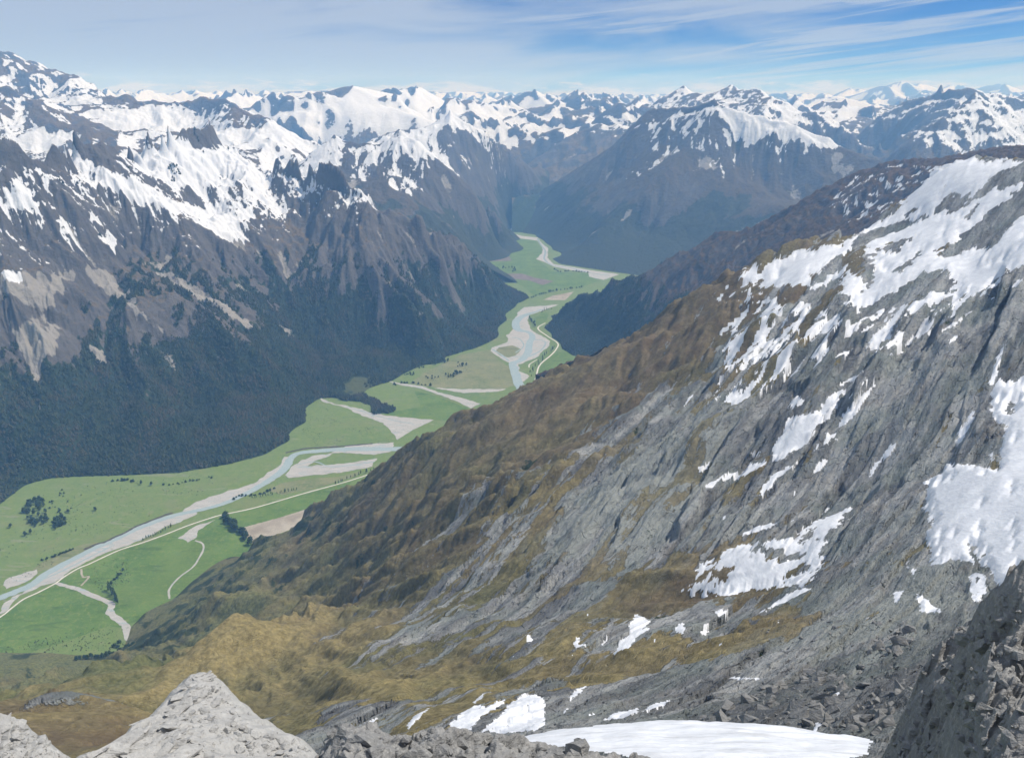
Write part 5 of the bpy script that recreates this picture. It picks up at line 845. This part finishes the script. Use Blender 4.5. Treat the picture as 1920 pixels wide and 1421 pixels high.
PATCH = [
 (R6z, [(505, 1000), (570, 870), (600, 830), (700, 810), (760, 800), (790, 730), (880, 680), (905, 690), (880, 760), (810, 850), (760, 880), (730, 950), (660, 1010), (560, 1070), (480, 1090), (330, 1170), (200, 1230), (100, 1225), (230, 1150), (300, 1130), (400, 1090), (490, 1080)], 'large bent snow patch in the middle of the grey slabs'),
 (R6z, [(860, 900), (880, 840), (940, 760), (1010, 700), (1090, 610), (1120, 600), (1060, 680), (1000, 760), (960, 820), (900, 880)], 'slanting snow strip right beside the large bent patch'),
 (R6z, [(720, 1000), (780, 960), (800, 915), (820, 930), (890, 930), (800, 990), (730, 1030)], 'small snow strip under the large bent patch'),
 (R6z, [(430, 1230), (520, 1140), (660, 1065), (640, 1090), (540, 1170), (450, 1290), (430, 1310)], 'narrow tapering snow strip beside the brown ledge'),
 (R6z, [(730, 1100), (820, 1045), (800, 1090), (740, 1155), (725, 1150)], 'short triangular snow patch on bare slabs'),
 (R6z, [(1010, 1200), (1050, 1120), (1100, 1060), (1160, 980), (1190, 980), (1170, 1030), (1100, 1090), (1050, 1160)], 'long thin snow sliver in the middle of the bare grey face'),
 (R6z, [(1515, 1000), (1530, 910), (1580, 840), (1620, 790), (1600, 880), (1550, 970)], 'spindle shaped snow sliver left of the big right snowfield'),
 (R6z, [(1695, 670), (1720, 560), (1770, 440), (1810, 390), (1780, 480), (1760, 570), (1720, 660)], 'tall snow sliver above the big right snowfield'),
 (R6z, [(80, 1100), (150, 1075), (140, 1120), (100, 1155)], 'small blocky snow patch at the left end of the bent patch'),
 (R6z, [(590, 740), (640, 715), (690, 740), (640, 780), (590, 805)], 'small snow patch just above the large bent patch'),
 (R6z, [(1140, 490), (1180, 450), (1290, 400), (1310, 410), (1210, 460), (1170, 495)], 'narrow snow strip below the streaked snow'),
 (R6z, [(1040, 470), (1050, 410), (1100, 365), (1145, 365), (1110, 420), (1070, 455)], 'four sided snow patch at the foot of the streaked snow'),
 (R6z, [(1700, 190), (1790, 120), (1895, 60), (1960, 30), (1960, 50), (1800, 140), (1720, 190)], 'thin snow line climbing to the right edge'),
 (RBz, [(410, 625), (500, 560), (590, 510), (640, 480), (730, 478), (660, 510), (560, 560), (470, 600)], 'slanting snow strip on tussock below the terrace'),
 (RBz, [(170, 610), (210, 590), (270, 605), (230, 650)], 'small rounded snow patch on slabs left of the slanting strip'),
 (RBz, [(85, 735), (120, 665), (155, 710), (130, 740)], 'small drop shaped snow patch beside a tussock rib'),
 (RBz, [(1240, 320), (1270, 350), (1295, 400), (1290, 430), (1250, 360)], 'thin snow wedge beside the crag left of the right snowfield'),
 (RBz, [(1290, 490), (1340, 530), (1400, 580), (1455, 610), (1330, 615), (1295, 540)], 'snow triangle in the gully below the crag'),
 (RBz, [(230, 968), (445, 972), (420, 985), (320, 985)], 'flat thin snow streak under the grey bluff'),
 (RBz, [(820, 1100), (850, 1055), (880, 1045), (870, 1075), (830, 1100)], 'snow scrap among the dark blocks, upper one'),
 (RBz, [(715, 1275), (740, 1220), (765, 1185), (765, 1240), (740, 1280)], 'snow scrap among the dark blocks, lower one'),
 (R8z, [(590, 1235), (680, 1160), (770, 1115), (790, 1140), (925, 1080), (900, 1120), (780, 1190), (700, 1290), (660, 1290)], 'streaky snow patch left of the rounded snow bank'),
 (R8z, [(775, 1275), (880, 1180), (940, 1110), (1020, 1065), (1090, 1065), (1130, 1100), (1130, 1230), (1090, 1265), (880, 1285)], 'rounded white snow patch near the bottom centre'),
 (R8z, [(1225, 1175), (1270, 1110), (1265, 1085), (1300, 1040), (1360, 1018), (1350, 1040), (1280, 1100), (1240, 1175)], 'narrow snow tongue on the dark slab right of the rounded patch'),
 (R8z, [(1450, 1210), (1500, 1175), (1650, 1140), (1650, 1170), (1560, 1200)], 'left one of two low snow strips above the front snow bank'),
 (R8z, [(1665, 1165), (1720, 1120), (1845, 1093), (1820, 1120), (1700, 1165)], 'right one of two low snow strips above the front snow bank'),
 (R8z, [(350, 1255), (400, 1190), (510, 1128), (450, 1180), (380, 1258)], 'slim snow strip on golden tussock at the bottom'),
 (R8z, [(125, 1230), (200, 1185), (205, 1200), (150, 1255)], 'small snow patch left of the slim strip'),
 (R8z, [(1510, 850), (1550, 760), (1600, 740), (1590, 690), (1640, 620), (1720, 660), (1680, 700), (1740, 690), (1650, 740), (1600, 800)], 'forked snow patch between two tussock ribs'),
 (R8z, [(1020, 790), (1025, 735), (1060, 735), (1055, 780)], 'small square snow patch on the grey slabs'),
 (R8z, [(1295, 800), (1300, 745), (1325, 740), (1320, 790), (1370, 785), (1310, 815)], 'small L shaped snow patch beside a tussock rib'),
 (R8z, [(1435, 810), (1470, 740), (1500, 730), (1460, 790)], 'short snow strip left of the forked patch'),
 (R8z, [(1850, 720), (1870, 680), (1905, 665), (1905, 745)], 'small snow patch right of the forked patch'),
]
for k, (fn, pl, lab) in enumerate(PATCH): snow_mesh('snow_patch', [fn(pl)], label=lab, seed=10 + k, ragged=0.003, lift=0.8)
TINY = [(R6z, [(900, 740), (960, 680), (1020, 610), (1035, 630), (960, 700), (910, 745)]), (R6z, [(360, 1020), (410, 1010), (460, 1055), (410, 1050)]), (R6z, [(1420, 360), (1500, 310), (1610, 240), (1600, 260), (1520, 320), (1440, 365)]), (R6z, [(800, 690), (880, 640), (1000, 590), (1010, 598), (900, 655), (810, 700)]), (R6z, [(1450, 440), (1510, 375), (1545, 385), (1490, 430)]), (R6z, [(1650, 920), (1670, 890), (1660, 930)]), (R6z, [(1700, 1040), (1730, 1020), (1725, 1095), (1705, 1080)]), (R6z, [(600, 1270), (640, 1200), (620, 1270)]), (R6z, [(160, 760), (195, 705), (205, 740)]), (R6z, [(0, 780), (40, 720), (85, 705), (40, 740), (10, 790)]), (R6z, [(120, 1280), (160, 1245), (150, 1290)]), (R6z, [(220, 1390), (255, 1370), (230, 1410)]),
 (RBz, [(740, 75), (830, 15), (800, 55), (770, 75)]), (RBz, [(300, 185), (430, 125), (680, 90), (520, 130), (330, 195)]), (RBz, [(1590, 400), (1620, 395), (1675, 400), (1690, 500), (1640, 560), (1610, 555), (1590, 470)]), (RBz, [(430, 715), (540, 720), (470, 728)]), (RBz, [(160, 790), (280, 778), (200, 797)]), (RBz, [(975, 638), (1065, 640), (1000, 648)]), (RBz, [(1130, 770), (1200, 765), (1190, 778)]), (RBz, [(1160, 500), (1230, 490), (1200, 550), (1170, 540)]), (RBz, [(210, 1150), (250, 1140), (240, 1158)]), (RBz, [(220, 85), (255, 62), (235, 105)]), (RBz, [(770, 240), (850, 165), (800, 225)]), (RBz, [(510, 685), (550, 640), (540, 660)]),
 (R8z, [(1245, 870), (1290, 835), (1290, 850)]), (R8z, [(1345, 640), (1365, 615), (1385, 625)]), (R8z, [(1180, 915), (1225, 908), (1200, 922)]), (R8z, [(1050, 930), (1070, 920), (1060, 937)]), (R8z, [(725, 1110), (810, 1050), (790, 1080), (740, 1117)]), (R8z, [(1345, 1180), (1420, 1170), (1400, 1184)]), (R8z, [(1615, 550), (1665, 530), (1650, 547)]), (R8z, [(1400, 570), (1425, 560), (1420, 574)]), (R8z, [(955, 860), (965, 845), (968, 858)]), (R8z, [(1575, 918), (1640, 910), (1600, 922)]), (R8z, [(1735, 780), (1745, 745), (1752, 775)])]
snow_mesh('snow_scraps', [fn(p) for fn, p in TINY], label='tiny scattered scraps of old snow on the near slope', thing=False, seed=60, ragged=0.002)
# snow specks on the spur behind
sp7 = fbm(L7.X / 40, L7.Y / 30, 4, 91, 0.55) + 0.35 * gullies(L7.X, L7.Y, L7.gx, L7.gy, 90, 2, 1.5, 1, 0.5, 93)
snow_mesh('snow_speckles', [R3z([(820, 870), (960, 740), (1100, 720), (1250, 715), (1400, 700), (1330, 760), (1210, 830), (1150, 930), (960, 1000), (820, 930)])], thr=0.12, streak=sp7, label='freckles of snow on the brown spur below the ridge', thing=False, seed=8, ragged=0.003, L=L7, Lb=blur(L7.Z, 2))
snow_mesh('snow_speckles', [R3z([(1100, 690), (1200, 680), (1380, 690), (1370, 697), (1200, 688), (1110, 696)])], label='thin snow cornice on the brown spur crest', thing=False, seed=9, ragged=0.001, L=L7, Lb=blur(L7.Z, 2))

# ------------------------------------------------------------------ rocks in the foreground
def crag_material(name, ca, cb, cc, lichen=0.4, s=1.0):
    nb = NB(name); n1 = nb.noise(0.9 / s, 8, 0.65); n2 = nb.noise(6.0 / s, 5, 0.7); n3 = nb.noise(0.25 / s, 4, 0.55)
    lay = nb.noise(1.0, 6, 0.6, nb.mapping((0.5 / s, 2.2 / s, 5.0 / s), (0.5, 0.35, 0.6)))
    c = ramp3(nb, nb.math('ADD', nb.math('MULTIPLY', n1, 0.6), nb.math('MULTIPLY', lay, 0.4)), ca, cb, cc)
    c = nb.mix(nb.math('MULTIPLY', nb.step(n2, 0.5, 0.62), lichen), c, (0.46, 0.45, 0.42))
    c = nb.mix(nb.math('MULTIPLY', nb.step(nb.noise(2.6 / s, 4, 0.6), 0.60, 0.68), 0.28), c, (0.10, 0.08, 0.06))
    h = nb.math('ADD', nb.math('ADD', nb.math('MULTIPLY', n1, 0.5), nb.math('MULTIPLY', lay, 0.8)), nb.math('MULTIPLY', n2, 0.16))
    return nb.done(c, nb.bump(h, 0.3 * s, 1.0))
MAT['paleschist'] = crag_material('pale_lichened_schist', (0.22, 0.22, 0.215), (0.38, 0.376, 0.362), (0.54, 0.532, 0.51), 0.5)
MAT['darkschist'] = crag_material('dark_grey_schist', (0.13, 0.13, 0.13), (0.23, 0.23, 0.225), (0.36, 0.352, 0.338), 0.35)
MAT['block'] = crag_material('grey_schist_blocks', (0.13, 0.13, 0.13), (0.2, 0.2, 0.195), (0.28, 0.275, 0.262), 0.12, 6.0)
def block_mesh(seed, mat, flat=0.55):
    r = random.Random(seed); bm = bmesh.new(); a, b, c = r.uniform(0.8, 1.2), r.uniform(0.55, 0.95), r.uniform(0.35, 0.75) * flat / 0.55
    for k in range(15):
        v = [r.gauss(0, 1) for _ in range(3)]; m_ = max(abs(q) for q in v); l = math.sqrt(sum(q * q for q in v)); w = 0.65 * m_ + 0.35 * l
        bm.verts.new((v[0] / w * a, v[1] / w * b, v[2] / w * c))
    h = bmesh.ops.convex_hull(bm, input=bm.verts); bmesh.ops.delete(bm, geom=[g for g in h['geom_interior'] if isinstance(g, bmesh.types.BMVert)], context='VERTS')
    me = bpy.data.meshes.new('rock_block'); bm.to_mesh(me); bm.free(); me.materials.append(mat); return me
def stones(L, parent, meshes, poly, n, smin, smax, name='stone', sink=0.35, seed=0, tilt=0.5, power=2.5, shape=(1, 1, 1), turn=None):
    """loose blocks resting in the surface"""
    r = random.Random(seed); P = world_poly(L, poly); xs = [p[0] for p in P]; ys = [p[1] for p in P]; k = 0; tries = 0
    while k < n and tries < n * 60:
        tries += 1; px, py = r.uniform(min(q[0] for q in poly), max(q[0] for q in poly)), r.uniform(min(q[1] for q in poly), max(q[1] for q in poly))
        if not in_poly(np.array([px]), np.array([py]), poly)[0]: continue
        x, y, z = L.hit(px, py); s = smin + (smax - smin) * r.random() ** power
        o = link(name, r.choice(meshes), parent); o.location = (x, y, z + s * 0.25 - s * sink * 0.5); o.scale = tuple(s * q * r.uniform(0.8, 1.2) for q in shape); o.rotation_euler = (r.uniform(-tilt, tilt), r.uniform(-tilt, tilt), r.uniform(0, 6.28) if turn is None else turn + r.uniform(-0.25, 0.25)); k += 1
def outcrop(name, pts, t0, t1, nt, Y0, Y1, ny, cell, mat, label, big, mid, small, seed, zmin=-1e9, ridge=0.5, cat='rock outcrop', slabk=0.26, sinkz=0.0):
    L = Land(t0, t1, nt, Y0, Y1, ny); L.base(RBF(pts, 0.0, cell * 4), cell, 0)
    c, s = math.cos(0.7), math.sin(0.7); u = L.X * c + L.Y * s; v = -L.X * s + L.Y * c
    pass
    L.Z = L.Z + big * slabk * (slabs(u / (big * 1.6), v / (big * 0.7), seed)[0] + 0.5 * slabs(u / (big * 0.6), v / (big * 0.25), seed + 1)[0] + 0.24 * slabs(u / (big * 0.24), v / (big * 0.1), seed + 2)[0] + 0.06 * slabs(u / (big * 0.1), v / (big * 0.06), seed + 2)[0]) + mid * 0.5 * (fbm(L.X / (mid * 4), L.Y / (mid * 4), 4, seed + 3, 0.6, True) - 0.8) + small * perlin(L.X / (small * 3), L.Y / (small * 3), seed + 5)
    L.Z = blur(L.Z, 1) - sinkz
    o = L.mesh(name, mat, zmin, 220, 'thing', label, hid=0.08); o['category'] = cat; return L, o
def drop(pts, back): return crest(pts, back=back, floor=-1e9, step=20.0)
# pale pinnacle, bottom left
P = drop([(60, 1470, 26), (150, 1421, 29), (225, 1392, 31), (250, 1370, 33), (290, 1330, 36), (320, 1300, 38), (352, 1270, 40), (370, 1256, 41), (385, 1259, 41), (400, 1270, 40.5), (440, 1300, 39), (480, 1338, 37), (520, 1364, 35), (570, 1393, 33), (615, 1425, 31), (680, 1480, 28)], ((0.6, 1.2), (3, 1.3), (8, 1.3)))
P += [at(*p) for p in ((345, 1300, 37.5), (335, 1340, 34), (340, 1380, 31), (345, 1421, 28.5), (350, 1480, 25), (400, 1330, 36), (450, 1380, 33), (500, 1421, 31), (420, 1421, 29.5), (270, 1390, 31), (280, 1421, 29), (200, 1440, 28), (310, 1350, 34.5))]
LP, op = outcrop('rock_pinnacle', P, tpx(30, 1400), tpx(700, 1400), 280, 22, 46, 200, 0.25, MAT['paleschist'], 'pale lichen covered rock pinnacle at the bottom left', 3.0, 0.08, 0.025, 101, slabk=0.15)
sm_pale = [block_mesh(200 + k, MAT['paleschist'], 0.45) for k in range(8)]
stones(LP, op, sm_pale, [(370, 1262), (470, 1340), (560, 1395), (600, 1418), (350, 1418), (345, 1330)], 230, 0.07, 0.42, 'stone', 0.6, 1)
stones(LP, op, sm_pale, [(340, 1300), (345, 1418), (170, 1418), (270, 1370)], 150, 0.16, 0.75, 'slab', 0.7, 2, 0.45, shape=(1.9, 0.8, 0.5), turn=0.75)
stones(LP, op, sm_pale, [(355, 1265), (385, 1262), (440, 1310), (400, 1320), (350, 1330), (320, 1310)], 45, 0.12, 0.5, 'slab', 0.6, 12, 0.6, shape=(1.6, 0.8, 0.6), turn=0.75)
# pale lump in the corner
P = drop([(-160, 1345, 21), (0, 1345, 21), (40, 1350, 21), (70, 1374, 20.5), (105, 1398, 20), (140, 1421, 19.5), (190, 1470, 18.5)], ((0.5, 1.2), (2, 1.3), (5, 1.3)))
P += [at(*p) for p in ((0, 1390, 19.5), (0, 1430, 18.2), (60, 1420, 18.8), (-150, 1430, 18), (100, 1470, 17.5), (0, 1480, 17))]
LQ, oq = outcrop('rock_outcrop', P, tpx(-170, 1400), tpx(210, 1400), 200, 15.5, 25, 120, 0.2, MAT['paleschist'], 'pale speckled rock in the bottom left corner', 1.0, 0.09, 0.03, 111)
stones(LQ, oq, sm_pale, [(0, 1352), (45, 1357), (100, 1402), (125, 1418), (0, 1418)], 120, 0.06, 0.34, 'stone', 0.6, 3)
# dark rocks along the bottom
P = drop([(560, 1480, 17), (600, 1421, 17.5), (612, 1371, 18), (640, 1357, 18), (680, 1361, 18), (715, 1370, 18.2), (742, 1390, 18.5), (760, 1383, 18.5), (800, 1361, 18.5), (830, 1354, 18.5), (850, 1369, 18.6), (880, 1375, 18.8), (930, 1385, 19), (1000, 1394, 19), (1060, 1402, 19), (1130, 1413, 19), (1230, 1427, 19), (1350, 1460, 18)], ((0.4, 1.6), (1.5, 1.6), (5, 1.4)))
P += [at(*p) for p in ((650, 1400, 16.8), (700, 1430, 16.2), (750, 1421, 17), (820, 1400, 17.2), (820, 1440, 16), (900, 1410, 17.5), (1000, 1421, 17.5), (1000, 1480, 16), (1150, 1450, 17.5), (700, 1480, 15), (850, 1480, 15))]
LR, orr = outcrop('rock_outcrop', P, tpx(560, 1400), tpx(1330, 1400), 360, 14, 24, 120, 0.2, MAT['darkschist'], 'jagged dark grey rocks along the bottom centre edge', 0.9, 0.12, 0.03, 121, slabk=0.4)
sm_dark = [block_mesh(300 + k, MAT['darkschist'], 0.6) for k in range(8)]
stones(LR, orr, sm_dark, [(615, 1375), (680, 1365), (740, 1392), (800, 1365), (850, 1375), (930, 1390), (1060, 1405), (1200, 1420), (610, 1420)], 110, 0.08, 0.5, 'rock_block', 0.9, 4, 0.9)
# crag at the right edge
P = drop([(1560, 1480, 17), (1640, 1405, 18), (1665, 1370, 18.5), (1690, 1325, 19), (1700, 1290, 19.5), (1722, 1255, 20), (1740, 1215, 20.5), (1765, 1180, 21), (1800, 1150, 21.5), (1830, 1128, 22)], ((0.5, 1.6), (2, 1.5), (6, 1.4)))
P += [at(*p) for p in ((1730, 1300, 18.6), (1760, 1250, 19.4), (1790, 1200, 20.2), (1720, 1380, 17), (1760, 1340, 17.4), (1700, 1430, 16), (1780, 1421, 15.4), (1790, 1300, 17.8), (1650, 1460, 15.5))]
top = dens([(1838, 1112, 17.0), (1846, 1160, 15.6), (1840, 1220, 14.4), (1858, 1290, 13.0), (1850, 1350, 12.2), (1862, 1421, 11.2), (1866, 1500, 10.2)], 22)
for p in top:
    x, y, z = at(*p); P += [(x, y, z), (x + 0.25, y, z + 0.2), (x - 0.45, y - 0.05, z - 2.6), (x - 0.75, y - 0.1, z - 3.6)]
P += drop([(1848, 1102, 17.5), (1880, 1092, 17.5), (1920, 1084, 17.5), (2120, 1070, 17.5)], ((0.5, 1.5), (2, 1.5), (6, 1.4)))
P += [at(*p) for p in ((1900, 1150, 15.5), (1920, 1230, 14.0), (1900, 1300, 12.8), (1930, 1400, 11.4), (2060, 1300, 12.6), (2080, 1150, 15.5), (2100, 1450, 10.6))]
LC, oc = outcrop('rock_crag', P, tpx(1560, 1400), tpx(2060, 1200), 330, 9.8, 25, 270, 0.12, MAT['darkschist'], 'steep dark crag rising at the bottom right corner', 1.3, 0.14, 0.04, 131, slabk=0.36, sinkz=0.75)
sm_crag = [block_mesh(320 + k, MAT['darkschist'], 0.7) for k in range(8)]
stones(LC, oc, sm_crag, [(1660, 1400), (1700, 1300), (1745, 1220), (1800, 1160), (1820, 1200), (1790, 1300), (1770, 1418), (1660, 1418)], 80, 0.05, 0.26, 'rock_block', 0.9, 5, 0.9)
stones(LC, oc, sm_crag, [(1852, 1112), (1918, 1092), (1918, 1418), (1872, 1418), (1868, 1290), (1852, 1200)], 70, 0.05, 0.2, 'rock_block', 0.9, 6, 0.9)
stones(LC, oc, sm_crag, [(1800, 1170), (1846, 1150), (1850, 1300), (1858, 1418), (1790, 1418), (1800, 1300)], 60, 0.06, 0.26, 'rock_block', 0.9, 16, 0.9)
# snow bank in front
P = drop([(860, 1400, 40), (955, 1387, 40), (1020, 1373, 41), (1100, 1362, 42), (1190, 1354, 43), (1270, 1351, 43), (1400, 1357, 43), (1500, 1366, 42), (1620, 1384, 41), (1720, 1400, 40)], ((0.5, 0.9), (2, 1.1), (6, 1.2)))
P += [at(*p) for p in ((1040, 1399, 36), (1130, 1411, 34), (1230, 1423, 32.5), (1400, 1400, 35), (1250, 1385, 37), (1550, 1410, 35), (1620, 1425, 34), (1400, 1450, 30), (1200, 1470, 29), (1650, 1470, 30), (900, 1440, 33), (1700, 1440, 33))]
LS = Land(tpx(880, 1400), tpx(1700, 1400), 240, 27, 46, 110); LS.base(RBF(P, 0.0, 1.2), 0.3, 1); LS.Z = LS.Z + 0.22 * fbm(LS.X / 5, LS.Y / 1.1, 5, 141)
MAT['bank'] = (lambda nb: nb.done(nb.mix(nb.step(nb.noise(0.9, 7, 0.65, nb.mapping((0.16, 1.6, 1), (0, 0, 0.12))), 0.45, 0.75, 0, 0.75), nb.mix(nb.noise(0.4, 5), (0.58, 0.6, 0.63), (0.68, 0.70, 0.73)), (0.40, 0.41, 0.42)), nb.bump(nb.noise(2.2, 6, 0.62, nb.mapping((0.2, 1.2, 1), (0, 0, 0.1))), 0.16, 1.0), 0.6))(NB('wind_packed_snow'))
bank = [LS.hit(x, y)[:2] for x, y in dens([(945., 1390.), (1040, 1400), (1130, 1412), (1240, 1430), (1300, 1475), (1560, 1475), (1600, 1421), (1630, 1402)], 12)]
px_, py_, zc_ = project(LS.X, LS.Y, LS.Z); keep = in_poly(px_ * 0 + LS.X + 0.5 * fbm(LS.X / 2, LS.Y / 2, 4, 145), LS.Y, bank + [at(px, py, Y + 0.5)[:2] for px, py, Y in ((1628, 1384, 41), (1500, 1366, 42), (1400, 1357, 43), (1270, 1351, 43), (1190, 1354, 43), (1100, 1362, 42), (1020, 1373, 41), (950, 1387, 40))])
o = grid_mesh('snow_bank', LS.X, LS.Y, LS.Z, keep[:-1, :-1], MAT['bank']); o['label'] = 'long smooth snow bank along the bottom edge'; o['category'] = 'snow patch'; o['group'] = 'snowfields on the near slope'
# blocky rock field above the snow bank
sm_block = [block_mesh(340 + k, MAT['block'], 0.6) for k in range(8)]
nobj = bpy.data.objects['mountainside']
stones(N, nobj, sm_block, [(1300, 1350), (1420, 1300), (1480, 1262), (1600, 1250), (1660, 1190), (1720, 1160), (1700, 1290), (1650, 1375), (1480, 1360)], 190, 0.8, 5.5, 'rock_block', 0.7, 7, 0.9)
stones(N, nobj, sm_block, [(1400, 1180), (1700, 1150), (1690, 1200), (1500, 1230)], 40, 0.6, 3.0, 'boulder', 0.5, 8, 0.9)
# ------------------------------------------------------------------ the air between the camera and the far ranges
def haze():
    x0, x1, y0, y1, z0, z1 = -40000., 40000., -40000., 40000., -420., 2380.
    v = np.array([(x, y, z) for z in (z0, z1) for y in (y0, y1) for x in (x0, x1)])
    f = np.array([[0, 2, 3, 1], [4, 5, 7, 6], [0, 1, 5, 4], [2, 6, 7, 3], [0, 4, 6, 2], [1, 3, 7, 5]])
    m = bpy.data.materials.new('blue_air'); m.use_nodes = True; nt = m.node_tree; nt.nodes.clear()
    o = nt.nodes.new('ShaderNodeOutputMaterial'); p = nt.nodes.new('ShaderNodeVolumePrincipled')
    p.inputs['Color'].default_value = (0.24, 0.52, 1.0, 1); p.inputs['Absorption Color'].default_value = (1, 1, 1, 1); p.inputs['Density'].default_value = HAZE; p.inputs['Anisotropy'].default_value = 0.0
    nt.links.new(p.outputs[0], o.inputs['Volume'])
    ob = link('haze', raw_mesh('haze', v, f, m, False)); ob['kind'] = 'stuff'
HAZE = 5.6e-5
haze()
